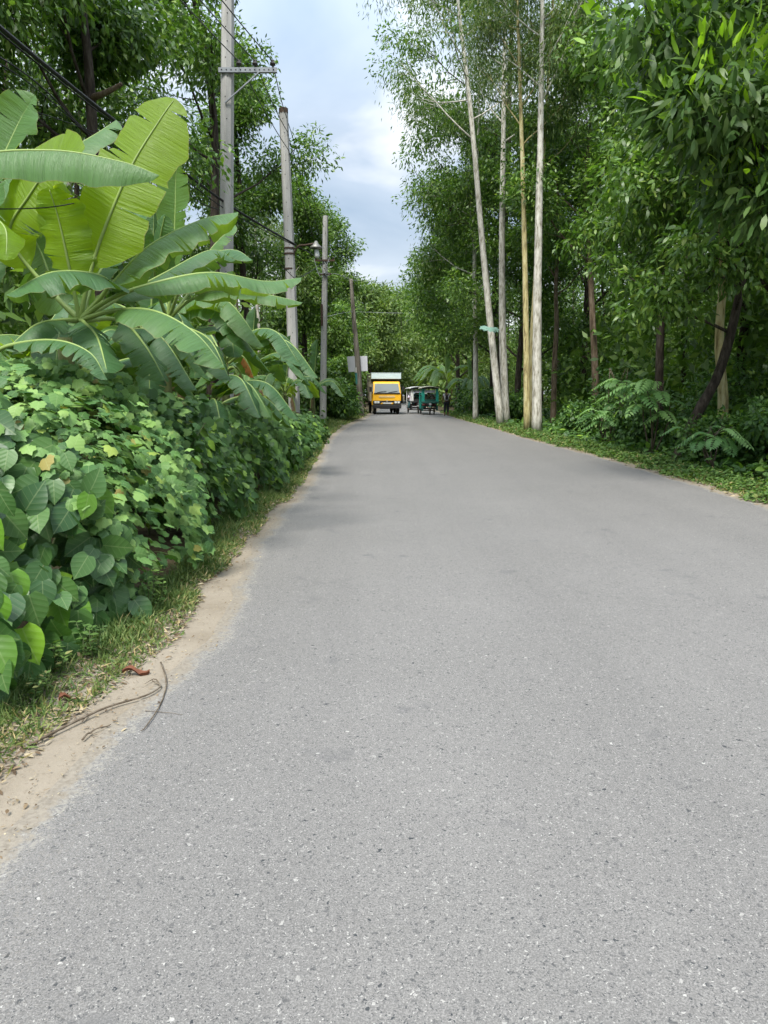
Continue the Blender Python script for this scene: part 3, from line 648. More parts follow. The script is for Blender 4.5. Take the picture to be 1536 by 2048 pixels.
# ------------------------------------------------------------------ roadside shrubs on the left
HGT = lambda y: np.interp(y, [2.2, 3.2, 4.2, 5.5, 7, 9, 12, 16, 22], [.9, 1.15, 1.45, 1.68, 1.72, 1.5, 1.3, 1.15, .85])
XF = lambda y: LEFT(y) - np.interp(y, [2.5, 4, 5.3, 6, 8, 11, 16, 22, 26], [.75, .66, .42, .42, .52, .45, .35, .22, .3])
def shrub_points(n, y0, y1, r_, smax=1.0, jitter=.1, ymode=None):
    y = r_.uniform(y0, y1, n); s = r_.random(n) * smax
    prof = np.array([[0, .06], [.0, .35], [-.22, .68], [-.7, .92], [-1.5, 1.03], [-2.7, 1.12], [-4, 1.14]]); ps = np.array([0, .1, .22, .36, .55, .8, 1.0])
    h = HGT(y); bx = XF(y); lump = .16 * np.sin(y * 2.3 + s * 9) + .12 * np.sin(y * 5.1 + s * 17 + 1) + .09 * np.sin(y * 9.7 - s * 23)
    px_ = np.interp(s, ps, prof[:, 0]); pz = np.interp(s, ps, prof[:, 1])
    e = 1e-2; tx = np.interp(s + e, ps, prof[:, 0]) - np.interp(s - e, ps, prof[:, 0]); tz = (np.interp(s + e, ps, prof[:, 1]) - np.interp(s - e, ps, prof[:, 1])) * h
    Nn = norm(np.stack([tz, -.12 * np.ones(n) + .2 * np.cos(y * 2.3), -tx], 1))
    P = np.stack([bx + px_, y, pz * h], 1) + Nn * (lump - np.abs(r_.normal(0, jitter, n)))[:, None]
    P[:, 2] = np.maximum(P[:, 2], .06)
    return P, Nn, s
def shrub(name, label, y0, y1, seed, mat, tpls, n, size, ratio, parts, leafname='leaf', smax=1.0, up=.7, jitter=.12, droop=.5, extra=None, stems=10):
    r_ = np.random.default_rng(seed); cy_ = (y0 + y1) / 2; base = np.array([float(XF(cy_)) - .8, cy_, 0])
    t = thing(name, label, 'shrub', base, 0, 'shrubs crowding the road edge')
    P, Nn, s = shrub_points(n, y0, y1, r_, smax, jitter)
    if extra is not None: P = np.concatenate([P, extra[0]]); Nn = np.concatenate([Nn, extra[1]]); n = len(P)
    hole = np.sin(P[:, 1] * 6.1 + P[:, 2] * 7.3 + seed) * np.sin(P[:, 1] * 3.7 - P[:, 2] * 9.1 + P[:, 0] * 5) + .45 * np.sin(P[:, 1] * 14 + P[:, 0] * 11)
    P -= Nn * (np.clip(-.12 - hole, 0, 1) * .42)[:, None]; P[:, 2] = np.maximum(P[:, 2], .05)
    N = norm(Nn * .6 + np.array([.22, -.38, up]) + r_.normal(0, .36, (n, 3)))
    D = Nn * .9 + r_.normal(0, .55, (n, 3)) + np.array([0, -.15, -droop]); D = norm(D - N * (D * N).sum(1, keepdims=True))
    L = r_.uniform(*size, n); dist = np.linalg.norm(P - np.array([0, 0, 1.5]), axis=1)
    # front-most leaves become single leaves
    score = dist + 1.8 * r_.random(n); order = np.argsort(score); pi = set(order[:parts].tolist())
    meshes = [leaf_mesh(leafname, M[mat], tp, np.zeros((1, 3)), np.array([[1., 0, 0]]), np.array([[0., 0, 1]]), 1.0, ratio, np.array([0.0]), True) for tp in tpls]
    for i in order[:parts]:
        o = bpy.data.objects.new(leafname, meshes[int(i) % len(meshes)]); link(o, t)
        S = np.cross(N[i], D[i]); mt = Matrix(((D[i][0], S[0], N[i][0], 0), (D[i][1], S[1], N[i][1], 0), (D[i][2], S[2], N[i][2], 0), (0, 0, 0, 1)))
        o.matrix_local = Matrix.Translation(Vector(P[i] - base)) @ mt @ Matrix.Scale(float(L[i]), 4)
    rest = order[parts:]; k = len(tpls); chunks = []
    for j, tp in enumerate(tpls):
        q = rest[j::k]; chunks.append(stamp(tp, P[q] - base, D[q], N[q], L[q], L[q] * ratio, r_.random(len(q))))
    f = obj('foliage', merge_mesh('foliage', M[mat], chunks), t); f['kind'] = 'stuff'
    for j in range(stems):
        q = order[int(r_.integers(0, n // 2))]; p = P[q] - base; b0 = np.array([p[0] - .35 + r_.normal(0, .15), p[1] + r_.normal(0, .25), -.02])
        MB().tube(smooth_path([b0, (b0 + p) / 2 + r_.normal(0, .08, 3), p], 7), np.linspace(.012, .004, 7), 6).build('stem', M['stem'], t, smooth=True)
    return t
OV = [T_ovate(.22, .12), T_ovate(.35, .2), T_ovate(.1, .05)]
LB = [T_lobed(1, .12), T_lobed(2, .34), T_lobed(3, -.06), T_lobed(4, .22), T_lobed(5, .45)]
shrub('broad_leaved_shrub', 'shrub with big dark oval leaves nearest the camera', 2.3, 4.75, 91, 'bigleaf', OV, 1100, (.11, .20), .82, 280, smax=.5, up=.3, droop=.85, jitter=.28)
shrub('lobed_leaf_creeper', 'mound of light green lobed leaves below the banana plants', 4.35, 8.6, 92, 'lobed', LB, 6200, (.05, .10), 1.0, 300, up=1.0, jitter=.3, droop=.35)
shrub('oval_leaved_shrub', 'glossy green shrub beside the widest patch of roadside grass', 7.6, 12.4, 93, 'shrub', OV[:2] + LB[:1], 4800, (.08, .14), .78, 240, up=.5, droop=.6, jitter=.25)
shrub('dark_leaved_shrub', 'dark shrub row where the bananas meet the lamp pole', 12, 17.5, 94, 'shrub', [OV[0], LB[1]], 4200, (.11, .18), .7, 60, up=.5, droop=.6)
shrub('small_leaved_shrub', 'low shrub running up to the pole with the brackets', 17, 26, 95, 'shrub', [T_lens()], 5200, (.12, .2), .6, 0, up=.6, droop=.5, stems=6)
r_ = np.random.default_rng(7)
def bush(name, label, c, rad, seed, mat='shrub', n=2600, size=(.10, .17), ratio=.5, tpl=LENS, group=None, up=.7):
    q = np.random.default_rng(seed); t = thing(name, label, 'shrub', (c[0], c[1], 0), 0, group)
    k = 16; a = q.uniform(0, 6.28, k); rr = np.sqrt(q.random(k)) * .75
    C = np.stack([rr * np.cos(a) * rad[0], rr * np.sin(a) * rad[1], rad[2] * q.uniform(.25, .85, k)], 1)
    P, D, N, L, W, _, _ = clump_leaves(C, np.full(k, rad[2] * .36), n // k, q, .45, .9, size, ratio)
    P[:, 2] = np.abs(P[:, 2]); N[:, 2] += up
    obj('foliage', leaf_mesh('foliage', M[mat], tpl, P, D, N, L, W, q.random(len(P))), t)['kind'] = 'stuff'
    for i in range(6):
        e_ = C[i]; MB().tube(smooth_path([[e_[0] * .2, e_[1] * .2, -.02], e_ * .6 + q.normal(0, .05, 3), e_], 6), np.linspace(.02, .006, 6), 6).build('stem', M['twig'], t, smooth=True)
    return t
bush('leafy_shrub', 'leafy shrub at the foot of the old leaning pole', (-2.5, 41), (1.0, 3.0, 2.0), 96, n=5000, size=(.16, .26))
bush('leafy_shrub', 'bright shrub between the bracket pole and the sign board', (-3.7, 39), (1.1, 1.4, 3.2), 97, mat='acacia', n=4500, size=(.16, .24))
bush('leafy_shrub', 'shrub clump behind the old pole beside the truck', (-3.0, 56), (1.3, 4, 2.6), 98, n=4000, size=(.24, .36))

# ------------------------------------------------------------------ undergrowth on the right
GR = 'undergrowth clumps behind the verge'
bush('dark_shrub', 'dark shrub at the foot of the eucalyptus trio', (6.9, 26), (.9, 1.6, 1.25), 101, n=3600, group=GR)
bush('dark_shrub', 'dark rounded shrub right of the feather leaved shrub', (7.6, 15.2), (1.0, 1.2, 1.35), 102, n=3600, group=GR, size=(.10, .16))
bush('dark_shrub', 'dark shrub in front of the leaning trunk', (6.95, 15.7), (.7, .8, 1.1), 111, n=3000, group=GR, size=(.09, .15))
bush('dark_shrub', 'shrub clump between the brown trunk and the verge', (7.0, 20.5), (.9, 1.5, 1.25), 103, n=3600, group=GR)
bush('dark_shrub', 'shrub at the picture edge under the nearest acacia', (7.6, 11.8), (1.1, 1.2, 1.0), 104, n=3200, group=GR, size=(.09, .15))
bush('dark_shrub', 'shrub beside the feet of the leaning eucalyptus', (6.4, 36), (.8, 2, 1.5), 105, n=3400, group=GR, size=(.13, .2))
bush('dark_shrub', 'leafy shrub next to the walker in the white shirt', (5.9, 44), (.9, 2.6, 1.6), 106, n=3600, group=GR, size=(.15, .24))
bush('dark_shrub', 'shrub behind the teal rickshaw', (6.2, 55), (1.0, 4, 1.9), 107, n=3600, group=GR, size=(.2, .3))
bush('dark_shrub', 'tall shadowed shrub behind the feather leaved shrub', (9.0, 19.5), (1.3, 1.5, 2.3), 108, n=3600, group=GR)
bush('dark_shrub', 'tall shadowed shrub behind the eucalyptus trio', (9.2, 27), (1.6, 2, 2.5), 109, n=3600, group=GR, size=(.13, .2))
bush('dark_shrub', 'shadowed shrub deep at the picture edge', (10, 14.8), (1.5, 1.4, 1.9), 110, n=3600, group=GR)
def fern_shrub(label, c, h, nf, seed, flen=(.7, 1.0), ll=.16, palm=False):
    """a shrub with feather-shaped leaves: every frond is a part"""
    q = np.random.default_rng(seed); t = thing('feather_leaved_shrub', label, 'shrub', (c[0], c[1], 0), 0, 'feather leaved shrubs')
    for i in range(nf):
        hh = h * q.uniform(.45, 1); a = q.uniform(2.2, 5.6) if q.random() < .75 else q.uniform(0, 6.28); b0 = np.array([q.normal(0, .22), q.normal(0, .22), hh * .75])
        f = q.uniform(*flen); out = np.array([math.cos(a), math.sin(a), 0])
        rp = smooth_path([b0, b0 + out * f * .5 + [0, 0, f * .3], b0 + out * f + [0, 0, f * .02]], 12)
        k = 10; u = np.linspace(.22, .98, k); C = np.array([[np.interp(x, np.linspace(0, 1, 12), rp[:, j]) for j in range(3)] for x in u])
        T = norm(np.gradient(C, axis=0)); sd_ = norm(np.cross(T, [0, 0, 1])); nn = np.cross(sd_, T)
        P = np.concatenate([C, C, C[-1:]]); D = np.concatenate([sd_ + T * .55 - [0, 0, .18], -sd_ + T * .55 - [0, 0, .18], T[-1:]])
        L = np.concatenate([np.sin(np.linspace(.5, 2.8, k)) * ll + .04] * 2 + [[ll * .8]]); nn = np.concatenate([nn, nn, nn[-1:]])
        fr = obj('frond', leaf_mesh('frond', M['pinnate'], LENS, P, D, nn, L, L * .36, np.full(len(P), .3) + q.random(len(P)) * .2), t)
        MB().tube(rp, np.linspace(.006, .002, 12), 5).build('stalk', M['stem'], fr, smooth=True)
    for i in range(5):
        MB().tube(smooth_path([[q.normal(0, .06), q.normal(0, .06), -.02], [q.normal(0, .15), q.normal(0, .15), h * .5], [q.normal(0, .22), q.normal(0, .22), h * .85]], 6), np.linspace(.02, .007, 6), 6).build('stem', M['twig'], t, smooth=True)
fern_shrub('largest light green feather leaved shrub on the forest edge', (6.35, 17.8), 2.1, 22, 121, (.7, 1.1), .2)
fern_shrub('low feather leaved shrub close by the eucalyptus trio', (6.35, 21.5), 1.15, 14, 122, (.6, .9), .18)
fern_shrub('light feather leaved sapling in front of the brown trunk', (6.9, 22.5), 2.6, 9, 123, (.5, .7), .2)
fern_shrub('small feather leaved shrub beneath the dark leaning trunk', (6.4, 14.6), 1.0, 12, 124, (.5, .7), .15)
fern_shrub('feather leaved shrub at the picture edge beneath the nearest acacia', (6.5, 11.0), 1.15, 10, 125, (.5, .75), .15)
def low_mass(name, label, xf, yr, n, seed, mat, size, zmax, ratio=.5, cat='plants', tpl=LENS, kind='stuff', dens=None):
    q = np.random.default_rng(seed); y = yr[0] + (yr[1] - yr[0]) * q.random(n) ** 1.5
    x0, x1, = xf; u = q.random(n); x = x0(y) + (x1(y) - x0(y)) * u
    hm = zmax(u) * (.55 + .45 * np.sin(y * 3.1 + x * 5) * np.sin(y * 1.3 - x * 2.2)); z = np.abs(hm) * q.random(n) + .012
    P = np.stack([x, y, z], 1); D = q.normal(0, 1, (n, 3)) * [1, 1, .35]; N = q.normal(0, .35, (n, 3)) + [0, 0, 1]
    L = q.uniform(*size, n) * (1 + y / 40)
    o = obj(name, leaf_mesh(name, M[mat], tpl, P, D, N, L, L * ratio, q.random(n))); return tag(o, label, cat, None, kind)
low_mass('ground_cover', 'bright green creeping ground cover along the far verge', (lambda y: RIGHT(y) + .03 + .16 * np.sin(y * 2.1) ** 2 + .13 * np.sin(y * .83 + 1) ** 2 + .08 * np.sin(y * 5.3), lambda y: RIGHT(y) + 1.0), (7, 58), 30000, 131, 'cover', (.035, .07), lambda u: .03 + .22 * np.sin(np.pi * np.clip(u, 0, 1)) ** .8, .6)
low_mass('undergrowth', 'shadowed low undergrowth on the forest floor', (lambda y: RIGHT(y) + 1.0, lambda y: RIGHT(y) + 9), (9, 50), 22000, 132, 'shrub', (.10, .18), lambda u: .35 + .4 * u, .5)
low_mass('undergrowth', 'low green cover behind the roadside shrubs', (lambda y: LEFT(y) - 9, lambda y: LEFT(y) - 1.4), (9, 60), 16000, 133, 'shrub', (.12, .2), lambda u: .9 + 0 * u, .5)

# ------------------------------------------------------------------ grass and litter beside the road
def blades(name, label, n, seed, yr, x0, x1, h=(.05, .13), dens=None, mat='grass', dry=.3):
    q = np.random.default_rng(seed); y = yr[0] + (yr[1] - yr[0]) * q.random(n) ** 1.6; u = q.random(n) ** .8
    x = x1(y) + (x0(y) - x1(y)) * u
    keep = q.random(n) < .35 + .65 * (np.sin(y * 4.3 + x * 9) * np.sin(y * 1.7 - x * 6 + 1) > -.25)
    x, y, u = x[keep], y[keep], u[keep]; n = len(x)
    P = np.stack([x, y, np.full(n, .002)], 1); D = q.normal(0, .55, (n, 3)); D[:, 2] = np.abs(q.normal(.55, .35, n)) * (.4 + .8 * u) + .1
    N = q.normal(0, 1, (n, 3)); L = q.uniform(*h, n) * (.55 + .7 * u) * (1 + y / 30); W = (.006 + .0006 * y) * q.uniform(.7, 1.3, n)
    ti = np.clip(q.random(n) * (.85 - .3 * u) + (q.random(n) < dry * (1 - u)) * .35, 0, 1)
    o = obj(name, leaf_mesh(name, M[mat], LENS, P, D, N, L, W, ti)); return tag(o, label, 'grass', None, 'stuff')
SANDW = lambda y: np.interp(y, [0, 2, 3.2, 4.3, 5, 5.8, 6.5, 7.2, 8, 9, 10.5, 12, 16, 20, 25, 40, 60], [.3, .26, .26, .24, .28, .33, .16, .10, .10, .16, .12, .15, .14, .1, .2, .25, .2])
blades('grass', 'patchy dry grass between the shrubs and the sandy edge', 62000, 141, (1.2, 30), lambda y: XF(y) - .12, lambda y: LEFT(y) - SANDW(y) * .8, (.035, .10))
blades('grass', 'thin grass along the shoulder near the old leaning pole', 7000, 142, (26, 60), lambda y: LEFT(y) - 1.3, lambda y: LEFT(y) - .25, (.06, .14))
blades('grass', 'short grass fringe mixed into the far verge', 14000, 143, (7, 50), lambda y: RIGHT(y) + 1.0, lambda y: RIGHT(y) + .08, (.06, .13))
def litter(label, n, seed, yr, x0, x1, ll=(.015, .06)):
    q = np.random.default_rng(seed); y = yr[0] + (yr[1] - yr[0]) * q.random(n) ** 1.4; x = x0(y) + (x1(y) - x0(y)) * q.random(n)
    P = np.stack([x, y, q.uniform(.004, .014, n)], 1); D = q.normal(0, 1, (n, 3)) * [1, 1, .12]; N = q.normal(0, .25, (n, 3)) + [0, 0, 1]; L = q.uniform(*ll, n)
    o = obj('leaf_litter', leaf_mesh('leaf_litter', M['litter'], LENS, P, D, N, L, L * q.choice([.08, .15, .3, .45], n), q.random(n))); return tag(o, label, 'leaf litter', None, 'stuff')
litter('dry leaf and straw litter on the sandy edge below the shrubs', 9000, 151, (1.4, 14), lambda y: XF(y), lambda y: LEFT(y) - SANDW(y) * .75)
litter('scattered dry leaves along the edge of the far verge', 1800, 152, (8, 40), lambda y: RIGHT(y) - .05, lambda y: RIGHT(y) + .45, (.04, .10))
litter('small gravel bits and straw scattered over the sandy edge', 2600, 154, (1.3, 12), lambda y: LEFT(y) - SANDW(y) * 1.2, lambda y: LEFT(y) + .08, (.005, .022))
litter('few straw bits blown onto the asphalt edge', 130, 153, (1.5, 9), lambda y: LEFT(y) - .2, lambda y: LEFT(y) + .12, (.01, .035))
r_ = np.random.default_rng(155)
def herb(label, p, h, n, seed, mat='cover', size=(.03, .055)):
    q = np.random.default_rng(seed); t = thing('weed', label, 'weed', (p[0], p[1], 0), 0, 'weeds at the foot of the shrubs'); C, D = [], []
    for i in range(n):
        tip = np.array([q.normal(0, h * .3), q.normal(0, h * .3), h * q.uniform(.6, 1.05)]); pth = smooth_path([[0, 0, -.01], tip * .55 + q.normal(0, .015, 3), tip], 8)
        MB().tube(pth, np.linspace(.0035, .0015, 8), 5).build('stem', M['stem'], t, smooth=True)
        for j in range(2, 8):
            for s_ in range(3): C.append(pth[j]); a = q.uniform(0, 6.28); D.append([math.cos(a), math.sin(a), .3])
    C = np.array(C); D = np.array(D); L = q.uniform(*size, len(C))
    obj('leaves', leaf_mesh('leaves', M[mat], LENS, C, D, q.normal(0, .3, C.shape) + [0, 0, 1], L, L * .42, .3 + .5 * q.random(len(C))), t)['kind'] = 'stuff'
herb('upright light green weed standing on the sand beside the shrubs', gnd(300, 1225), .32, 7, 1)
herb('leafy weed by the grass patch under the broad leaves', gnd(190, 1320), .22, 6, 2)
herb('small clover-like weed in the grass at the photo edge', gnd(70, 1400), .13, 8, 3, size=(.025, .04))
herb('low weed at the grass edge below the broad leaves', gnd(120, 1345), .16, 6, 4)

# sticks and single leaves lying on the sandy edge
def stick(label, pts, r, mat='twig', lift=.006, side=None):
    P = smooth_path([gnd(*p) + [0, 0, lift + r] for p in pts], 18); P[:, 2] += np.abs(np.sin(np.linspace(0, 7, 18))) * r * 1.2
    b = MB(); b.tube(P, np.linspace(r, r * .45, 18), 7)
    for s_ in side or []: b.tube(smooth_path([gnd(*p) + [0, 0, lift + r] for p in s_], 6), np.linspace(r * .6, r * .25, 6), 6)
    o = b.build('dry_stick', M[mat], smooth=True); tag(o, label, 'stick', 'dead sticks on the road edge')
stick('long curved reddish stick lying onto the asphalt', [(322, 1328), (333, 1370), (320, 1415), (295, 1455), (282, 1467)], .0042)
stick('long forked grey dead vine lying along the sand', [(60, 1495), (160, 1447), (230, 1415), (295, 1397), (322, 1378), (305, 1368)], .0065, 'twig', .006, [[(165, 1447), (175, 1430), (160, 1425)], [(322, 1378), (310, 1362), (290, 1372)]])
stick('short forked stick at the sand near the asphalt', [(165, 1484), (185, 1468), (222, 1455)], .005, 'twig', .006, [[(180, 1471), (195, 1474)]])
stick('fine straight twig lying on the asphalt edge', [(290, 1425), (330, 1428), (366, 1433)], .0016)
stick('pale straw stalk on the sand below the weed', [(280, 1308), (320, 1292), (362, 1282)], .0035, 'litter_stalk' if 'litter_stalk' in M else 'twig')
stick('pale broken stalk by the grass end', [(312, 1284), (330, 1262), (350, 1250)], .004)
stick('thin stalk sticking out at the edge of the grass', [(365, 1183), (400, 1172), (440, 1164)], .004)
def fallen_leaf(label, px, py, L, W, az, mat, seed):
    q = np.random.default_rng(seed); u = np.linspace(0, 1, 9); v = np.linspace(-1, 1, 5)
    V = np.array([[a * L, b * W / 2 * math.sin(math.pi * min(.97, max(.04, a))) ** .6, .012 + .35 * W * b * b + .02 * math.sin(a * 6) + q.normal(0, .003)] for a in u for b in v])
    Q = [[i * 5 + j, i * 5 + j + 1, i * 5 + j + 6, i * 5 + j + 5] for i in range(8) for j in range(4)]
    o = obj('fallen_leaf', np_mesh('fallen_leaf', V, [Q], M[mat])); o.location = tuple(gnd(px, py)); o.rotation_euler = (0, 0, az); tag(o, label, 'leaf', 'fallen leaves on the road edge')
fallen_leaf('large curled rust brown dead leaf on the sand', 245, 1352, .14, .055, R(12), 'dryleaf', 1)
fallen_leaf('small orange dead leaf below the dark shrub', 255, 1264, .085, .028, R(-8), 'orangeleaf', 2)
fallen_leaf('brown dead leaf at the grass near the photo edge', 118, 1408, .09, .05, R(35), 'dryleaf', 3)

# ------------------------------------------------------------------ banana plants
def banana_leaf(parent, base, pts, width, up=(0, 0, 1), fold=-.25, curl=-.5, tears=4, seed=0, pf=.18, mat='banana', ripple=.03, rad=.022):
    """pts: midrib control points in the world; one blade mesh with a midrib child"""
    q = np.random.default_rng(seed); n = 44
    P = smooth_path(np.asarray(pts) - base, n); T = norm(np.gradient(P, axis=0)); up = np.asarray(up, float)
    S = norm(np.cross(T, up)); N = np.cross(S, T); seg = np.linalg.norm(np.diff(P, axis=0), axis=1); arc = np.concatenate([[0], np.cumsum(seg)]); Ltot = arc[-1]; t = arc / Ltot
    i0 = int(np.searchsorted(t, pf)); rows = np.arange(i0, n)
    s = (t[rows] - t[i0]) / (1 - t[i0]); wd = width / 2 * np.clip(s / .16, 0, 1) ** .55 * np.clip((1 - s) / .22, 0, 1) ** .5
    wd = np.maximum(wd, width * .02)
    vs = np.array([.0, .14, .34, .56, .78, 1.0]); VV, FF, TI, UV = [], [], [], []; cnt = 0
    for side in (1, -1):
        cuts = sorted(set([0, len(rows) - 1] + q.integers(4, len(rows) - 4, tears).tolist()))
        ph = q.uniform(0, 6)
        for a, b in zip(cuts[:-1], cuts[1:]):
            if b <= a: continue
            ex = q.normal(0, .16) if tears else 0
            for r in range(a, b + 1):
                k = rows[r]; x = z = 0.0; pv = 0.0; edge = wd[r] * (1 + .05 * math.sin(s[r] * 23 + ph) + .03 * math.sin(s[r] * 57 + ph))
                shr = 0
                if tears and r == a and a > 0: shr = .35
                if tears and r == b and b < len(rows) - 1: shr = -.35
                for v in vs:
                    ang = fold + ex * v + curl * v + ripple * 4 * math.sin(s[r] * 31 + ph) * v
                    x += (v - pv) * edge * math.cos(ang); z += (v - pv) * edge * math.sin(ang); pv = v
                    off = T[k] * shr * v * v * Ltot / n
                    VV.append(P[k] + S[k] * side * x + N[k] * z + off + T[k] * .10 * edge * v); UV.append([arc[k], v * side, 0])
            m = b - a + 1; c = len(vs)
            for r in range(m - 1):
                for j in range(c - 1):
                    i = cnt + r * c + j; FF.append([i, i + 1, i + c + 1, i + c] if side < 0 else [i, i + c, i + c + 1, i + 1])
            cnt += m * c
    o = obj('leaf', np_mesh('leaf', np.array(VV), [np.array(FF)], M[mat], True, {'luv': np.array(UV)}), parent)
    MB().tube(P[:-1] - N[:-1] * .004, np.interp(t[:-1], [0, pf, 1], [rad * 1.25, rad * .8, .0035]), 8).build('midrib', M['midrib'], o, smooth=True)
    return o
def banana(label, x, y, h, stem_r, group='banana plants', lean=(0, 0)):
    t = thing('banana_plant', label, 'banana plant', (x, y, 0), 0, group)
    V, F = tube(smooth_path([[0, 0, -.05], [lean[0] * .4, lean[1] * .4, h * .5], [lean[0], lean[1], h]], 12), np.linspace(stem_r, stem_r * .6, 12), 14)
    obj('pseudostem', np_mesh('pseudostem', V, F, M['pseudostem']), t)
    return t, np.array([x, y, 0.])
def L_(t, b, pts, wpx, d, **k):
    k['tears'] = k.get('tears', 4) + (2 if k.get('tears', 4) else 0)
    """leaf given by photo points (px, py[, depth])"""
    P = [at(p[0], p[1], p[2] if len(p) > 2 else d) for p in pts]; return banana_leaf(t, b, P, wpx / FPX * d, **k)
AWAY = (0.15, 1, -.25); TOC = (0, -1, .4)
t, b = banana('tallest banana plant with one large upright translucent leaf', -2.95, 7.1, 2.0, .11)
c0 = (160, 640, 7.1)
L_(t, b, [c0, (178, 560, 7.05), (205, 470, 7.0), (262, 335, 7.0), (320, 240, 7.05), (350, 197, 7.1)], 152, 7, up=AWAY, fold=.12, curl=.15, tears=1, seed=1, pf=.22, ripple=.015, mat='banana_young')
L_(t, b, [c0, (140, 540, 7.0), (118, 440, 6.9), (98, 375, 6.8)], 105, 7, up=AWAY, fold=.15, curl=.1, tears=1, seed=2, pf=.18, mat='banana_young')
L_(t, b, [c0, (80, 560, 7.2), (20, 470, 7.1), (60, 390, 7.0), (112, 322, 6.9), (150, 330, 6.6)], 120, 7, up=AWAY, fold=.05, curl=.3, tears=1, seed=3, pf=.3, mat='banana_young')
L_(t, b, [c0, (215, 575, 6.9), (190, 548, 6.6), (100, 545, 6.3), (12, 590, 6.1)], 120, 6.5, fold=-.35, curl=-.5, tears=2, seed=4, mat='banana_dark', pf=.3)
L_(t, b, [c0, (230, 560, 7.2), (300, 490, 7.3), (400, 440, 7.5), (476, 424, 7.6)], 130, 7, fold=-.35, curl=-.6, tears=4, seed=5, pf=.22)
L_(t, b, [c0, (215, 600, 6.9), (300, 568, 6.8), (420, 545, 7.0), (530, 562, 7.3), (602, 555, 7.5)], 85, 7, fold=-.4, curl=-.7, tears=4, seed=6, pf=.28)
L_(t, b, [c0, (230, 620, 6.8), (310, 622, 6.5), (390, 665, 6.3), (450, 735, 6.2)], 120, 6.5, fold=-.25, curl=-.5, tears=3, seed=7, pf=.3)
L_(t, b, [c0, (170, 645, 6.8), (195, 675, 6.5), (215, 745, 6.2)], 90, 6.5, fold=-.3, curl=-.4, tears=9, seed=8, mat='banana_dark', pf=.15)
L_(t, b, [c0, (120, 600, 7.4), (80, 500, 7.7), (40, 430, 8.0)], 120, 7.5, up=AWAY, fold=.1, curl=.3, tears=2, seed=9, pf=.2)
L_(t, b, [c0, (240, 640, 7.4), (290, 690, 7.2), (330, 760, 7.0)], 90, 7, fold=-.3, curl=-.5, tears=5, seed=10, mat='banana_dark', pf=.3)
L_(t, b, [c0, (230, 600, 7.5), (330, 545, 7.9), (420, 500, 8.2), (470, 520, 8.3)], 80, 8, fold=-.35, curl=-.5, tears=4, seed=101, mat='banana_dark', pf=.25)
L_(t, b, [c0, (190, 560, 7.5), (250, 470, 7.9), (285, 420, 8.1)], 75, 8, up=TOC, fold=.25, curl=.1, tears=4, seed=102, mat='banana_dark', pf=.25)
L_(t, b, [c0, (120, 640, 6.8), (70, 650, 6.5), (10, 700, 6.3)], 85, 6.5, fold=-.3, curl=-.5, tears=5, seed=103, mat='banana_dark', pf=.25)
t, b = banana('banana plant at the photo edge with a long pale horizontal leaf', -4.05, 6.7, 2.0, .1)
c0 = (-130, 650, 6.7)
L_(t, b, [c0, (-160, 420, 6.6), (-60, 318, 6.4), (100, 300, 6.2), (240, 322, 6.1), (318, 350, 6.1)], 125, 6.2, up=(0, -.5, 1), fold=-.5, curl=-.55, tears=0, seed=11, pf=.3, ripple=.02)
L_(t, b, [c0, (-70, 500, 7.0), (-10, 350, 7.2), (40, 240, 7.3), (70, 190, 7.3)], 130, 7, up=TOC, fold=.35, curl=.2, tears=1, seed=12, pf=.3)
L_(t, b, [c0, (-60, 520, 7.2), (30, 420, 7.6), (130, 310, 8.0), (200, 262, 8.3), (232, 240, 8.5)], 90, 8, fold=-.3, curl=-.5, tears=1, seed=13, pf=.4)
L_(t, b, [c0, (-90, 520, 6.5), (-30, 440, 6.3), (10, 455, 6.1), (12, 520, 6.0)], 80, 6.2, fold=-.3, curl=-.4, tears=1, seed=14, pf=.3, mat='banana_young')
L_(t, b, [c0, (-60, 720, 6.6), (20, 690, 6.3), (110, 680, 6.1), (180, 705, 6.0), (215, 760, 5.95)], 75, 6, fold=-.4, curl=-.5, tears=9, seed=15, pf=.5, mat='banana_dark')
L_(t, b, [c0, (-70, 560, 7.4), (-20, 440, 7.6), (50, 360, 7.7)], 130, 7.5, up=AWAY, fold=.1, curl=.2, tears=1, seed=16, pf=.2)
for q_ in range(2):
    c1 = [(-130, 650, 6.7), (-90, 640, 6.5), (-60 + 25 * q_, 720, 6.35), (-55 + 30 * q_, 830, 6.3)]
    L_(t, b, c1, 55, 6.5, fold=-.7, curl=-.8, tears=8, seed=160 + q_, pf=.3).data.materials[0] = M['dry_banana']
t, b = banana('banana plant with a folded upright leaf in front of the tall pole', -2.75, 9.6, 2.1, .1)
c0 = (335, 640, 9.6)
L_(t, b, [c0, (345, 540, 9.6), (350, 430, 9.6), (352, 350, 9.6), (362, 305, 9.5)], 75, 9.6, up=TOC, fold=.5, curl=.3, tears=2, seed=21, pf=.22)
L_(t, b, [c0, (300, 540, 9.5), (272, 460, 9.3), (262, 408, 9.2)], 60, 9.5, up=TOC, fold=.3, curl=.1, tears=2, seed=22, pf=.2, mat='banana_dark')
L_(t, b, [c0, (370, 560, 9.3), (420, 510, 9.1), (470, 500, 9.0), (505, 520, 8.9)], 70, 9, fold=-.3, curl=-.5, tears=4, seed=23, pf=.25, mat='banana_dark')
L_(t, b, [c0, (380, 600, 9.4), (450, 578, 9.2), (540, 590, 9.2), (605, 605, 9.3)], 60, 9, fold=-.4, curl=-.6, tears=4, seed=24, pf=.25)
L_(t, b, [c0, (310, 560, 9.0), (320, 480, 8.7), (330, 430, 8.6)], 70, 9, up=AWAY, fold=.2, curl=.3, tears=3, seed=25, pf=.2, mat='banana_dark')
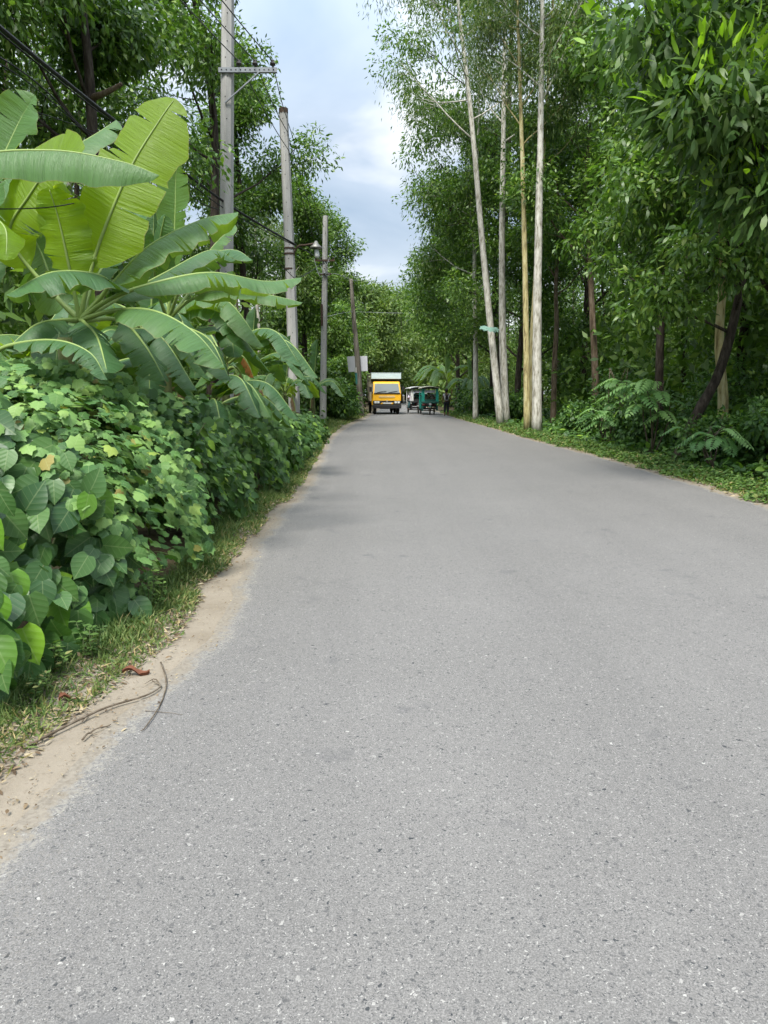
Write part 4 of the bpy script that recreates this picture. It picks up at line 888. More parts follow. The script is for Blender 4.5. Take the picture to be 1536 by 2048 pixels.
L_(t, b, [c0, (360, 650, 9.2), (420, 680, 8.9), (460, 760, 8.7)], 75, 9, fold=-.3, curl=-.6, tears=6, seed=26, pf=.3, mat='banana_dark')
L_(t, b, [c0, (320, 660, 9.1), (300, 720, 8.8), (300, 800, 8.6)], 70, 9, fold=-.3, curl=-.5, tears=6, seed=27, pf=.25, mat='banana_dark')
L_(t, b, [c0, (380, 580, 9.9), (420, 500, 10.2), (470, 450, 10.4)], 60, 10, fold=-.2, curl=-.4, tears=3, seed=28, pf=.25)
def banana_auto(label, x, y, h, leaves, seed, Lr=(1.4, 1.9), W=.48, aim=None, n_up=1, withered=False, dry=2, mat=None):
    q = np.random.default_rng(seed); t, b = banana(label, x, y, h, .1)
    q2 = np.random.default_rng(seed + 77)
    for i in range(dry):
        a = q2.uniform(-2.2, .4); o = np.array([math.cos(a), math.sin(a), 0]); top = np.array([x, y, h * .93])
        banana_leaf(t, b, [top, top + o * .22 + [0, 0, .05], top + o * .36 - [0, 0, .4], top + o * .34 - [0, 0, 1.0]], .28, fold=-.8, curl=-.8, tears=9, seed=seed * 70 + i, pf=.25).data.materials[0] = M['dry_banana']
    for i in range(leaves):
        a = i * 2.4 + q.uniform(-.3, .3) if aim is None else aim[i % len(aim)] + q.uniform(-.3, .3)
        L = q.uniform(*Lr); o = np.array([math.cos(a), math.sin(a), 0]); el = q.uniform(.3, .95); top = np.array([x, y, h])
        up_l = i < n_up
        if up_l: pts = [top, top + o * .1 + [0, 0, L * .5], top + o * .22 + [0, 0, L * 1.1]]
        else: pts = [top, top + o * L * .3 + [0, 0, L * .42 * el], top + o * L * .68 + [0, 0, L * .45 * el], top + o * L + [0, 0, L * (.38 * el - .32)]]
        banana_leaf(t, b, pts, W * q.uniform(.8, 1.15), up=(0, 0, 1) if not up_l else (o[0], o[1] - .5, .2), fold=q.uniform(-.45, -.15), curl=-.5, tears=int(q.integers(5, 13)), seed=seed * 50 + i, pf=.2, mat=mat or ('banana' if q.random() < .4 else 'banana_dark'))
    if withered:
        top = np.array([x, y, h]); o = np.array([.75, -.4, 0])
        lf = banana_leaf(t, b, [top + o * .1, top + o * .42 + [0, 0, .12], top + o * .62 - [0, 0, .05], top + o * .72 - [0, 0, .25]], .22, fold=-.5, curl=-.6, tears=5, seed=seed + 900, pf=.45)
        lf.data.materials[0] = M['orangeleaf']; lf['label'] = 'withered orange leaf'
    return t
banana_auto('torn leaved banana plant with a withered orange leaf, before the lamp pole', -2.75, 13.2, 2.0, 14, 31, (1.35, 1.85), aim=[-.6, 2.6, -1.5, .3, -2.4, -.2, 1.4], withered=True)
banana_auto('dark banana plant hidden behind the torn leaved one', -3.5, 11.5, 2.2, 14, 32, (1.5, 1.9), aim=[-.4, -1.2, -2.2, .4, 2.8, 1.2])
banana_auto('banana plant just in front of the lamp pole', -3.1, 17.5, 1.8, 10, 33, (1.2, 1.6), aim=[-.4, -1.5, 2.8, .2, -2.4, 1.2])
banana_auto('banana plant low in the shrubs below the folded upright leaf', -2.6, 11.0, 1.15, 9, 36, (1.2, 1.6), W=.42, aim=[-.6, -1.4, .1, -2.2, 2.6], n_up=0)
banana_auto('crowded banana plant behind the plant with the folded upright leaf', -3.7, 9.4, 1.6, 12, 39, (1.4, 1.8), aim=[-.3, -1.2, -2.0, .5, 2.6, 1.4])
banana_auto('young yellowish banana plant at the foot of the bracket pole', -2.9, 31, 1.5, 9, 34, (1.4, 2.0))
banana_auto('small banana plant between the lamp pole and the bracket pole', -3.2, 24.5, 1.5, 9, 37, (1.3, 1.8))
banana_auto('far pale banana clump overhanging the road behind the rickshaws', 5.2, 63, 2.5, 14, 35, (2.6, 3.6), W=.75, aim=[3.0, 3.5, 2.5, 4.2, 0.3, 1.6], n_up=2, mat='banana')
banana_auto('far banana plant with a yellowing leaf above the walker', 5.9, 52, 1.9, 9, 38, (1.6, 2.2), aim=[3.3, 4.3, 2.6, 5.4, .4])

# ------------------------------------------------------------------ utility poles
def pole(name, label, pts, d, w0, w1, mat='concrete', holes=True, square=True):
    p = px_path(pts, d); base = np.array([p[0][0], p[0][1], 0]); p[0] = base - [0, 0, .2]
    t = thing(name, label, 'utility pole', base, 0, 'utility poles beside the road')
    P = smooth_path(np.array(p) - base, 24); V, F = tube(P, np.linspace(w0, w1, 24) / 2 * (1.12 if square else 1), 8 if square else 16)
    obj('shaft', np_mesh('shaft', V, F, M[mat], not square), t)
    if holes:
        k = 22
        for i in range(k):
            f = (i + .5) / k; c = np.array([np.interp(f, np.linspace(0, 1, 24), P[:, j]) for j in range(3)]); r = np.interp(f, [0, 1], [w0, w1]) / 2
            MB().cyl(c + [.02 * (-1) ** i, -r * 1.02 - .012, 0], c + [.02 * (-1) ** i, -r * .8, 0], .014, 8).build('bolt_hole', M['hole'], t)
    return t, base, P
t1, b1, P1 = pole('utility_pole', 'tallest concrete pole, with a steel crossarm and three insulators', [(453, 900), (453, 500), (455, 150), (456, -60)], 20, .34, .27)
arm_y = 146; z1 = at(453, arm_y, 20)[2]; x1 = at(440, arm_y, 20)[0] - b1[0]; x2 = at(556, arm_y, 20)[0] - b1[0]
am = MB().box(((x1 + x2) / 2, -.19, z1), (x2 - x1, .012, .11)).box(((x1 + x2) / 2, -.15, z1 + .05), (x2 - x1, .075, .01)).box(((x1 + x2) / 2, -.15, z1 - .05), (x2 - x1, .075, .01)).build('crossarm', M['steel'], t1)
for i in range(12):
    xx = x1 + (x2 - x1) * (i + .7) / 12.4; MB().cyl((xx, -.203, z1), (xx, -.19, z1), .016, 8).build('bolt_hole', M['hole'], am)
pa, pb_ = at(520, 152, 20) - b1, at(453, 212, 20) - b1
MB().tube([pa + [0, -.2, 0], pb_ + [0, -.2, 0]], .022, 6).build('brace', M['steel'], t1)
INS = []
for px_ in (480, 512, 547):
    c = at(px_, 133, 20) - b1; c[1] = -.15; zz = z1 + .06
    ins = MB().tube([[c[0], -.15, zz], [c[0], -.15, zz + .05], [c[0], -.15, zz + .06], [c[0], -.15, zz + .12], [c[0], -.15, zz + .13], [c[0], -.15, zz + .17]], [.02, .02, .07, .065, .035, .045], 12).build('insulator', M['ceramic'], t1, smooth=True)
    INS.append(np.array([c[0], -.15, zz + .15]) + b1)
t2, b2, P2 = pole('utility_pole', 'concrete pole with a dark cap carrying the street lamp', [(590, 872), (584, 640), (576, 430), (567, 226)], 26.3, .36, .26)
MB().cyl(P2[-1] + [0, 0, -.02], P2[-1] + [0, 0, .14], .15, 10).build('cap', M['rust'], t2)
for zz_px in (497, 508, 538):
    c = at(579, zz_px, 26.3) - b2; MB().cyl(c + [0, 0, -.025], c + [0, 0, .025], .185, 12).build('clamp_band', M['rust'], t2)
c = at(582, 712, 26.3) - b2; V, F = tube([c + [0, 0, -.35], c + [0, 0, .35]], .2, 8, False); obj('poster', np_mesh('poster', V, F, M['blue_poster'], False), t2)['label'] = 'faded blue poster pasted round the pole'
t3, b3, P3 = pole('utility_pole', 'slim pale concrete pole with wire brackets halfway up', [(646, 846), (647, 735), (649, 600), (651, 432)], 36.9, .30, .22)
c = at(650, 522, 36.9) - b3
MB().box(c + [0, -.16, 0], (.95, .07, .08)).build('bracket', M['rust'], t3)
MB().box(c + [0, -.16, -.62], (.6, .06, .07)).build('bracket', M['rust'], t3)
for s_ in (-.4, -.15, .2, .42): MB().tube([c + [s_, -.16, .04], c + [s_, -.16, .1], c + [s_, -.16, .16]], [.025, .05, .03], 8).build('insulator', M['ceramic'], t3)
q = np.random.default_rng(3)
for i in range(7):
    a_ = c + [q.uniform(-.5, .5), -.17, q.uniform(-.75, .1)]; b_ = c + [q.uniform(-.5, .5), -.17, q.uniform(-.9, .2)]
    MB().tube(smooth_path([a_, (a_ + b_) / 2 - [0, .1, .2], b_], 8), .012, 5).build('loose_wire', M['palewire'], t3, smooth=True)
MB().tube([c + [-.17, -.17, -3.0], c + [-.17, -.17, -2.0]], .05, 8).build('conduit', M['rust'], t3)
t4, b4, P4 = pole('utility_pole', 'old brown pole leaning over beside the truck', [(723, 834), (715, 720), (708, 640), (702, 558)], 47.5, .40, .20, 'oldpole', False, False)
def band(px, py0, py1, r, mat, name, lab):
    a_, b_ = at(px[0], py0, 47.5) - b4, at(px[1], py1, 47.5) - b4; V, F = tube([a_, b_], r, 16, False); obj(name, np_mesh(name, V, F, M[mat]), t4)['label'] = lab
band((716.5, 714.6), 768, 746, .158, 'teal_paint', 'painted_band', 'faded teal painted band'); band((714.5, 713.6), 745, 735, .150, 'white_paint', 'painted_band', 'chipped white painted band')
sb = thing('sign_board', 'blank white sign board fixed across the old leaning pole', 'sign', at(715, 728, 47.75))
sw, sh = (733 - 693) / FPX * 47.7, 29 / FPX * 47.7
bo = MB().poly([(-sw * .52, 0, sh * .5), (sw * .48, 0, sh * .54), (sw * .5, 0, -sh * .46), (-sw * .44, 0, -sh * .54)], .04, (0, 1, 0)).build('panel', M['signback'], sb)
MB().box((0, .06, sh * .3), (sw * .9, .03, .04)).build('batten', M['rust'], sb); MB().box((0, .06, -sh * .3), (sw * .85, .03, .04)).build('batten', M['rust'], sb)
lampt = thing('street_lamp', 'small street lamp on a curved arm from the concrete pole', 'street lamp', at(592, 500, 26.1))
o0 = at(592, 500, 26.1); pt = lambda a, b_: at(a, b_, 26.0) - o0
MB().tube(smooth_path([pt(588, 505), pt(597, 492), pt(612, 490), pt(634, 486)], 12), .03, 7).build('arm', M['rust'], lampt, smooth=True)
MB().tube([pt(632, 482), pt(632, 488), pt(632, 494), pt(632, 497)], [.04, .09, .2, .21], 14).build('shade', M['rim'], lampt, smooth=True)
MB().tube([pt(633, 497), pt(633.5, 503), pt(634.5, 513), pt(635, 516)], [.06, .08, .09, .03], 12).build('bulb', M['lamp'], lampt, smooth=True)

# ------------------------------------------------------------------ cables
def spans(pts, sags, n=14):
    out = [np.asarray(pts[0], float)[None]]
    for a_, b_, s_ in zip(pts[:-1], pts[1:], sags):
        u = np.linspace(0, 1, n)[1:, None]; out.append(np.asarray(a_) + (np.asarray(b_) - a_) * u - np.array([0, 0, 4 * s_]) * u * (1 - u))
    return np.concatenate(out)
def cable(label, pts, r, mat='wire', name='power_cable', n=40, path=None):
    P = path if path is not None else smooth_path(pts, n)
    o = MB().tube(P, r, 5).build(name, M[mat], smooth=True); tag(o, label, 'cable', 'overhead cables'); return o
names = ['nearest the pole', 'in the middle', 'at the outer end']
for i, c in enumerate(INS):
    far2 = at([577, 574, 571][i], [300, 262, 228][i], 26.0); near0 = np.array([c[0] - 2.6, 4.0, c[2] + .15])
    cable('wire on the insulator %s of the crossarm' % names[i], None, .013, path=spans([near0, c, far2, at([640, 645, 648][i], [500, 470, 440][i] + 14, 36.7)], [.35, .1, .15]))
def px_cable(label, pts, r, mat='cable'): return cable(label, [at(*p) for p in pts], r, mat)
px_cable('thick black bundled cable running past the upright banana leaf to the lamp pole', [(-260, -190, 7.5), (0, 55, 10.3), (240, 250, 14.5), (345, 328, 17), (450, 405, 20), (530, 455, 23), (592, 490, 26)], .032)
px_cable('thinner cable slung just under the thick black bundle', [(-260, -178, 7.6), (0, 66, 10.4), (240, 257, 14.6), (345, 340, 17), (450, 418, 20), (530, 462, 23), (592, 492, 26)], .014)
px_cable('black cable branching lower past the tall pole', [(240, 255, 14.5), (330, 345, 17), (400, 405, 19.7), (470, 440, 22), (592, 560, 26.1)], .012)
px_cable('lower thin cable over the left banana leaves', [(-200, 10, 9), (0, 115, 11), (90, 180, 12.5), (190, 275, 15), (330, 350, 18)], .012)
px_cable('second lower thin cable over the left banana leaves', [(-200, 25, 9), (0, 128, 11.1), (90, 192, 12.6), (200, 290, 15)], .009)
px_cable('single thin service wire crossing low behind the bananas', [(-120, 170, 9.8), (0, 203, 11), (150, 250, 13), (330, 320, 17)], .007)
px_cable('short black wire across the lower banana leaves', [(-60, 418, 6.4), (60, 417, 6.5), (130, 410, 6.6), (190, 396, 8)], .005)
px_cable('cable from the lamp pole to the bracket pole', [(594, 492, 26), (618, 505, 29), (648, 524, 36.6)], .016)
px_cable('second cable from the lamp pole to the bracket pole', [(594, 560, 26), (618, 545, 31), (648, 526, 36.6)], .014)
px_cable('pale wire strung from the bracket pole to the old leaning pole', [(651, 546, 36.7), (676, 549, 41), (703, 560, 47.4)], .014, 'palewire')
px_cable('pale wire crossing the road beyond the old leaning pole', [(703, 560, 47.4), (790, 566, 52), (905, 560, 58)], .013, 'palewire')
px_cable('low pale wire crossing the road towards the acacias', [(649, 634, 36.7), (705, 624, 47.3), (800, 626, 50), (930, 622, 47)], .014, 'palewire')

cl = thing('torn_plastic', 'torn green plastic strip caught on the leaning eucalyptus', 'plastic', at(980, 657, 32.7))
for i in range(5):
    q = np.random.default_rng(300 + i); o0 = at(980, 657, 32.7)
    a_, m_2, b_ = at(958 + q.uniform(0, 6), 654 + i, 32.7) - o0, at(980, 655 + i * 1.6, 32.55) - o0, at(1000 - q.uniform(0, 8), 658 + i * 1.5, 32.7) - o0
    Pm = smooth_path([a_, m_2, b_], 12); wv = .03 + .03 * np.sin(np.linspace(0, 9, 12) * (1 + .3 * i) + i)
    V = np.concatenate([Pm + np.array([0, -.02, 1.])[None] * wv[:, None], Pm - np.array([0, .03, 1.])[None] * wv[:, None]])
    obj('strip', np_mesh('strip', V, [[[j, j + 1, j + 13, j + 12] for j in range(11)]], M['torn_cloth']), cl)

# ------------------------------------------------------------------ vehicles
def wheel(parent, c, r, w_, name='wheel', rim='rim'):
    c = np.asarray(c, float); x = np.linspace(-w_ / 2, w_ / 2, 6); rr = [r * .62, r * .95, r, r, r * .95, r * .62]
    V, F = tube(np.stack([c[0] + x, np.full(6, c[1]), np.full(6, c[2])], 1), rr, 22); o = obj(name, np_mesh('tyre', V, F, M['rubber']), parent)
    for s_ in (-1, 1):
        V, F = tube([[c[0] + s_ * w_ * .40, c[1], c[2]], [c[0] + s_ * w_ * .52, c[1], c[2]], [c[0] + s_ * w_ * .53, c[1], c[2]]], [r * .6, r * .56, r * .2], 16); obj('rim', np_mesh('rim', V, F, M[rim]), o)
    return o
tp = gnd(774, 829); tp[2] = 0
tr = thing('cargo_truck', 'yellow box truck driving towards the camera', 'truck', tp, R(5))
def prism_x(prof, hw, taper=None):
    """profile in (y,z) spread to both sides; taper(z) scales the half width"""
    b = MB(); k = len(prof); tp_ = taper or (lambda z: 1)
    L0 = [(-hw * tp_(z), y, z) for y, z in prof]; R0 = [(hw * tp_(z), y, z) for y, z in prof]
    b.add(np.array(L0 + R0), [[list(range(k))], [list(range(k, 2 * k))[::-1]], [[i, i + k, (i + 1) % k + k, (i + 1) % k] for i in range(k)]]); return b
tpw = lambda z: 1.0 if z < 1.4 else 1 - .075 * (z - 1.4) / .85
cab = [(0.04, .62), (0, .95), (.02, 1.42), (.33, 2.14), (.5, 2.25), (1.4, 2.25), (1.4, .62)]
prism_x(cab, .98, tpw).build('cab', M['yellow'], tr, bevel=.05)
def on_screen(u, v, off=.02):   # point on the sloping windscreen plane, u -1..1, v 0..1
    y = .02 + (.33 - .02) * v; z = 1.42 + .72 * v; return [u * .98 * tpw(z), y - off * .92, z + off * .4]
ws = MB().add(np.array([on_screen(-.9, .05), on_screen(.9, .05), on_screen(.88, .93), on_screen(-.88, .93)]), [[[0, 1, 2, 3]]]).build('windscreen', M['glass'], tr)
MB().tube([on_screen(-.93, .02, .03), on_screen(.93, .02, .03)], .035, 6).build('screen_seal', M['black'], tr)
for a_ in ((-.75, -.05), (.08, .75)): MB().tube([on_screen(a_[0], .06, .05), on_screen((a_[0] + a_[1]) / 2, .16, .05), on_screen(a_[1], .2, .05)], .016, 5).build('wiper', M['black'], tr)
MB().box((-.02, -.012, 1.22), (1.1, .02, .13)).build('name_strip', M['yellow_pale'], tr)['label'] = 'sun bleached strip across the cab front'
MB().box((0, -.005, .82), (1.94, .09, .25)).build('grille', M['black'], tr, bevel=.02)
for s_ in (-1, 1):
    h_ = MB().box((s_ * .70, -.05, .83), (.42, .05, .155)).build('headlight', M['chrome'], tr, bevel=.02)
    for k in (-.1, .1): MB().cyl((s_ * .70 + k, -.095, .83), (s_ * .70 + k, -.07, .83), .06, 14).build('lens', M['lamp'], h_)
    MB().tube([(s_ * .99, .12, 1.5), (s_ * 1.13, 0, 1.62), (s_ * 1.13, 0, 1.7)], .014, 6).build('mirror_arm', M['black'], tr)
    MB().box((s_ * 1.13, -.02, 1.72), (.17, .06, .34)).build('mirror', M['black'], tr, bevel=.02)
    MB().poly([(s_ * .987, .2, 1.42), (s_ * .987, 1.1, 1.42), (s_ * .935, 1.1, 2.08), (s_ * .935, .42, 2.08)], .02, (s_, 0, 0)).build('side_window', M['glass'], tr)
    d_ = MB().box((s_ * .985, .68, 1.05), (.02, .9, .72)).build('door', M['yellow'], tr); MB().box((s_ * 1.0, .98, 1.22), (.03, .14, .04)).build('handle', M['black'], d_)
    MB().box((s_ * .92, 1.22, .5), (.1, .03, .55)).build('mudguard', M['box_side'], tr)
MB().poly([(-.09, -.065, .93), (0, -.065, .98), (.09, -.065, .93), (0, -.065, .86)], .02, (0, -1, 0)).build('badge', M['chrome'], tr)
MB().box((0, -.06, .775), (.75, .02, .09)).build('number_plate', M['white_paint'], tr)
for k in (-.36, .36): MB().poly([(k - .1, -.07, .72), (k + .02, -.07, .72), (k + .1, -.07, .80), (k - .02, -.07, .80)], .015, (0, -1, 0)).build('warning_stripe', M['yellow'], tr)
MB().box((0, -.02, .54), (1.98, .16, .26)).build('bumper', M['black'], tr, bevel=.03)
MB().box((-.33, 2.6, .66), (.1, 4.6, .18)).box((.33, 2.6, .66), (.1, 4.6, .18)).box((0, .6, .5), (.9, .7, .25)).build('chassis', M['black'], tr)
wheel(tr, (-.8, .62, .38), .38, .22); wheel(tr, (.8, .62, .38), .38, .22)
for x in (-.9, -.66, .66, .9): wheel(tr, (x, 3.7, .38), .38, .2)
cb = prism_x([(1.5, .9), (1.5, 2.38), (.62, 2.42), (.60, 2.82), (5.2, 2.82), (5.2, .9)], 1.04).build('cargo_box', M['box_side'], tr)
MB().box((0, .585, 2.62), (2.06, .02, .36)).build('front_panel', M['box_front'], cb); MB().box((0, 2.9, 2.835), (2.1, 4.6, .03)).build('roof_sheet', M['box_front'], cb)
for s_ in (-1, 1):
    for y in np.arange(1.6, 5.2, .6): MB().box((s_ * 1.05, y, 1.6), (.03, .05, 1.36)).build('rib', M['box_side'], cb)

# people: one continuous skinned body, clothes and hair as children
def skin_obj(name, verts, edges, radii, mat, parent, root=0):
    me = bpy.data.meshes.new(name); me.from_pydata([tuple(v) for v in verts], edges, []); o = obj(name, me, parent)
    me.materials.append(mat); s_ = o.modifiers.new('skin', 'SKIN'); s_.use_smooth_shade = True
    if not me.skin_vertices: bpy.context.view_layer.objects.active = o
    for i, r in enumerate(radii):
        sv_ = me.skin_vertices[0].data[i]; sv_.radius = (r, r) if not hasattr(r, '__len__') else r; sv_.use_root = (i == root)
    sub = o.modifiers.new('subsurf', 'SUBSURF'); sub.levels = 2; sub.render_levels = 2
    return o
def person(label, loc, rz, J, shirt, trousers, sleeve=.45, cropped=.0):
    """J: joint dictionary in local coordinates, figure faces -Y"""
    t = thing('person', label, 'person', loc, rz)
    ks = ['pelvis', 'waist', 'chest', 'neck', 'head', 'crown', 'shL', 'elL', 'wrL', 'haL', 'shR', 'elR', 'wrR', 'haR', 'hiL', 'knL', 'anL', 'toL', 'hiR', 'knR', 'anR', 'toR']
    V = [np.array(J[k], float) for k in ks]; ix = {k: i for i, k in enumerate(ks)}
    E = [(ix[a], ix[b_]) for a, b_ in [('pelvis', 'waist'), ('waist', 'chest'), ('chest', 'neck'), ('neck', 'head'), ('head', 'crown'), ('chest', 'shL'), ('shL', 'elL'), ('elL', 'wrL'), ('wrL', 'haL'), ('chest', 'shR'), ('shR', 'elR'), ('elR', 'wrR'), ('wrR', 'haR'),
         ('pelvis', 'hiL'), ('hiL', 'knL'), ('knL', 'anL'), ('anL', 'toL'), ('pelvis', 'hiR'), ('hiR', 'knR'), ('knR', 'anR'), ('anR', 'toR')]]
    Rr = {'pelvis': (.14, .1), 'waist': (.125, .09), 'chest': (.15, .1), 'neck': .05, 'head': (.075, .09), 'crown': (.06, .07), 'sh': .055, 'el': .042, 'wr': .03, 'ha': .035, 'hi': .085, 'kn': .058, 'an': .04, 'to': .035}
    skin_obj('body', V, E, [Rr.get(k, Rr.get(k[:2])) for k in ks], M['skin'], t)
    P_ = lambda k: np.array(J[k], float); lerp = lambda a, b_, f: P_(a) + (P_(b_) - P_(a)) * f
    sv_ = [P_('pelvis') + [0, 0, .03], P_('waist'), P_('chest'), lerp('chest', 'neck', .55), P_('shL'), lerp('shL', 'elL', sleeve), P_('shR'), lerp('shR', 'elR', sleeve)]
    skin_obj('shirt', sv_, [(0, 1), (1, 2), (2, 3), (2, 4), (4, 5), (2, 6), (6, 7)], [(.165, .125), (.15, .115), (.175, .125), .075, .078, .068, .078, .068], M[shirt], t)
    f = 1 - cropped
    tv = [P_('pelvis'), P_('hiL'), P_('knL'), lerp('knL', 'anL', f), P_('hiR'), P_('knR'), lerp('knR', 'anR', f)]
    skin_obj('trousers', tv, [(0, 1), (1, 2), (2, 3), (0, 4), (4, 5), (5, 6)], [(.155, .12), .105, .078, .062, .105, .078, .062], M[trousers], t)
    hd = P_('head') + (P_('crown') - P_('head')) * .5
    bm_ = bmesh.new(); bmesh.ops.create_uvsphere(bm_, u_segments=16, v_segments=10, radius=1); 
    for v in bm_.verts:
        if v.co.z < -.1 and v.co.y < .3: v.co.z = -.1 + (v.co.z + .1) * .1
        v.co = Vector((v.co.x * .098, v.co.y * .115 + .015, v.co.z * .12 + .045)) + Vector(hd)
    me = bpy.data.meshes.new('hair'); bm_.to_mesh(me); bm_.free(); me.materials.append(M['hair']); obj('hair', me, t)
    for s_ in (-1, 1): MB().cyl(hd + [s_ * .035, -.088, .005], hd + [s_ * .035, -.10, .005], .012, 8).build('eye', M['hair'], t)
    MB().tube([hd + [0, -.09, .0], hd + [0, -.118, -.035], hd + [0, -.095, -.045]], [.008, .016, .008], 6).build('nose', M['skin'], t)
    MB().box(hd + [0, -.09, -.075], (.045, .015, .01)).build('mouth', M['seat'], t)
    for hnd, el_ in (('haL', 'wrL'), ('haR', 'wrR')):
        dd = norm(P_(hnd) - P_(el_))
        for k in range(5):
            o_ = np.array([(k - 2) * .011, (k - 2) * .006, 0]); s0 = P_(hnd) + o_ - dd * .01; ln = [.05, .075, .08, .075, .06][k]
            MB().tube([s0, s0 + dd * ln * .55, s0 + dd * ln + [0, -.012, 0]], [.009, .008, .006], 6).build('finger', M['skin'], t, smooth=True)
    return t
wk = gnd(892.5, 832.5); wk[2] = .005
walk = dict(pelvis=(0, 0, .92), waist=(0, 0, 1.06), chest=(0, .01, 1.28), neck=(0, 0, 1.43), head=(0, -.015, 1.52), crown=(0, -.01, 1.62), shL=(-.17, 0, 1.36), elL=(-.235, .03, 1.12), wrL=(-.225, -.08, .92), haL=(-.215, -.11, .85),
            shR=(.17, 0, 1.36), elR=(.24, .03, 1.12), wrR=(.23, -.08, .93), haR=(.22, -.11, .86), hiL=(-.09, 0, .86), knL=(-.105, -.05, .48), anL=(-.11, .0, .08), toL=(-.115, -.14, .035), hiR=(.09, 0, .86), knR=(.105, .03, .48), anR=(.11, .08, .08), toR=(.115, -.06, .035))
pw = person('person walking away in a white shirt with a black backpack', wk, math.pi, walk, 'shirt_white', 'trouser_dark', cropped=.35)
bp = thing('backpack', 'black backpack on the back of the walker', 'backpack', wk + [0, 0, 1.2], math.pi)
MB().box((0, .20, 0), (.165, .12, .28)).build('pack', M['bag'], bp, bevel=.05); MB().box((0, .285, -.07), (.2, .03, .18)).build('pocket', M['bag'], bp, bevel=.012)
for s_ in (-1, 1): MB().tube(smooth_path([(s_ * .1, .14, .17), (s_ * .11, .02, .245), (s_ * .115, -.135, .12), (s_ * .13, -.06, -.12), (s_ * .11, .13, -.16)], 12), .017, 6).build('strap', M['bag'], bp, smooth=True)

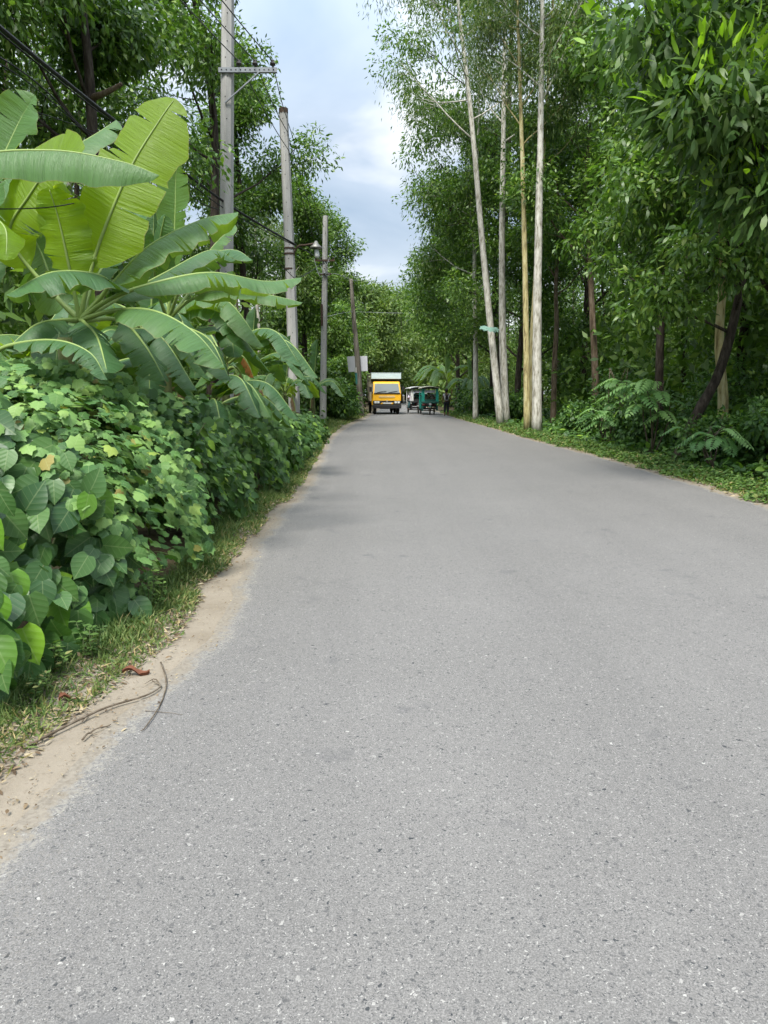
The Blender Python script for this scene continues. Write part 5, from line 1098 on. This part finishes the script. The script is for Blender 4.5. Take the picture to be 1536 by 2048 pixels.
def rickshaw(label, loc, rz, body, dark, roof):
    t = thing('electric_rickshaw', label, 'rickshaw', loc, rz, 'electric rickshaws on the road')
    fw = wheel(t, (0, .28, .26), .26, .09, 'front_wheel')
    for s_ in (-1, 1):
        wheel(t, (s_ * .47, 2.05, .25), .25, .09, 'rear_wheel')
        MB().tube([(s_ * .075, .28, .26), (s_ * .075, .22, .55), (s_ * .06, .33, .95)], .022, 7).build('fork', M['rust'], t)
        MB().tube([(s_ * .55, .12, .72), (s_ * .55, .2, 1.3), (s_ * .52, .3, 1.78)], .032, 7).build('front_pillar', M[body], t)
        MB().tube([(s_ * .55, 2.25, .55), (s_ * .53, 2.3, 1.78)], .028, 7).build('rear_pillar', M[body], t)
        MB().tube([(s_ * .55, 1.15, .5), (s_ * .53, 1.15, 1.78)], .02, 7).build('middle_pillar', M[body], t)
        MB().box((s_ * .555, 1.65, .62), (.025, 1.2, .42)).build('side_panel', M[body], t)
        MB().box((s_ * .46, .2, 1.3), (.17, .03, .86)).build('screen_side', M[body], t)
        MB().box((s_ * .5, .55, .44), (.08, .75, .3)).build('footwell_side', M[dark], t)
        MB().box((s_ * .47, 2.05, .53), (.18, .62, .04)).build('mudguard', M[dark], t, bevel=.015)
        MB().tube([(s_ * .55, .14, 1.2), (s_ * .66, .06, 1.28)], .01, 5).build('mirror_arm', M['black'], t); MB().box((s_ * .67, .05, 1.3), (.1, .02, .07)).build('mirror', M['black'], t)
    MB().add(np.array([[x, y, 1.80 + .09 * (1 - (x / .62) ** 2) - .03 * ((y - 1.25) / 1.25) ** 2 + dz] for dz in (0, .045) for x in np.linspace(-.62, .62, 7) for y in np.linspace(0, 2.5, 6)]),
             [[[a * 6 + b_ + o_, a * 6 + b_ + 1 + o_, a * 6 + b_ + 7 + o_, a * 6 + b_ + 6 + o_] for o_ in (0, 42) for a in range(6) for b_ in range(5)],
              [[a * 6 + o_, a * 6 + 6 + o_, a * 6 + 48 + o_, a * 6 + 42 + o_] for o_ in (0, 5) for a in range(6)], [[b_ + o_, b_ + 1 + o_, b_ + 43 + o_, b_ + 42 + o_] for o_ in (0, 36) for b_ in range(5)]]).build('roof', M[roof], t, smooth=True)
    MB().box((0, .14, 1.80), (1.12, .04, .12)).build('header', M['black'], t)
    MB().box((0, .185, 1.36), (.78, .012, .62)).build('windscreen', M['clear'], t)
    MB().box((0, .2, 1.57), (.62, .02, .17)).build('sun_strip', M['shirt_lilac'], t)
    MB().box((0, .12, .84), (1.14, .08, .13)).build('front_rail', M[dark], t, bevel=.02)
    MB().box((0, .22, .96), (.9, .05, .16)).build('dashboard', M[dark], t)
    MB().cyl((0, .06, .72), (0, .14, .72), .085, 16).build('headlight', M['chrome'], t)
    MB().poly([(-.1, .1, .55), (.1, .1, .55), (.11, .5, .6), (-.11, .5, .6)], .02, (0, 0, 1)).build('front_mudguard', M[body], t)
    MB().box((0, 1.4, .40), (1.08, 1.9, .08)).build('floor_pan', M['black'], t)
    MB().box((0, .95, .66), (.95, .42, .12)).box((0, 1.2, .95), (.95, .08, .5)).build('driver_seat', M['seat'], t, bevel=.03)
    MB().box((0, 2.05, .68), (.98, .42, .14)).box((0, 2.3, 1.05), (.98, .08, .6)).build('rear_seat', M['black'], t, bevel=.03)
    MB().box((0, 2.42, .95), (1.06, .03, .9)).build('back_panel', M[body], t)
    MB().tube(smooth_path([(-.3, .5, 1.12), (-.1, .42, 1.06), (.1, .42, 1.06), (.3, .5, 1.12)], 10), .016, 6).build('handlebar', M['black'], t, smooth=True)
    MB().tube([(-.42, 2.05, .25), (.42, 2.05, .25)], .03, 8).build('axle', M['rust'], t)
    return t
r1 = gnd(860.5, 830); r1[2] = 0; r2 = gnd(838, 827.5); r2[2] = 0
rickshaw('teal electric rickshaw with cream roof coming towards the camera', r1, R(2), 'teal', 'teal_dark', 'cream')
rickshaw('white electric rickshaw half hidden behind the teal one', r2, R(7), 'white', 'black', 'white')
def sit(z=.72): return dict(pelvis=(0, 0, z), waist=(0, .0, z + .15), chest=(0, -.02, z + .38), neck=(0, -.04, z + .52), head=(0, -.06, z + .60), crown=(0, -.055, z + .70), shL=(-.17, -.02, z + .46), elL=(-.23, -.16, z + .25), wrL=(-.2, -.36, z + .3), haL=(-.19, -.43, z + .32),
           shR=(.17, -.02, z + .46), elR=(.23, -.16, z + .25), wrR=(.2, -.36, z + .3), haR=(.19, -.43, z + .32), hiL=(-.1, -.04, z), knL=(-.13, -.4, z + .02), anL=(-.13, -.42, z - .22), toL=(-.13, -.52, z - .265), hiR=(.1, -.04, z), knR=(.13, -.4, z + .02), anR=(.13, -.42, z - .22), toR=(.13, -.52, z - .265))
s1 = sit(.75); rot = Matrix.Rotation(R(2), 3, 'Z')
person('driver in dark clothes seated inside the teal rickshaw', r1 + np.array(rot @ Vector((0, .95, 0))), R(2), s1, 'trouser_dark', 'trouser_dark')
s2 = sit(.75)
s2.update(knL=(-.2, -.22, .52), anL=(-.22, -.16, .30), toL=(-.23, -.28, .26), hiL=(-.12, -.04, .74))
rot = Matrix.Rotation(R(7), 3, 'Z')
person('driver in a pale shirt leaning out of the white rickshaw', r2 + np.array(rot @ Vector((-.44, .85, .05))), R(7), s2, 'shirt_lilac', 'trouser_teal', .8)
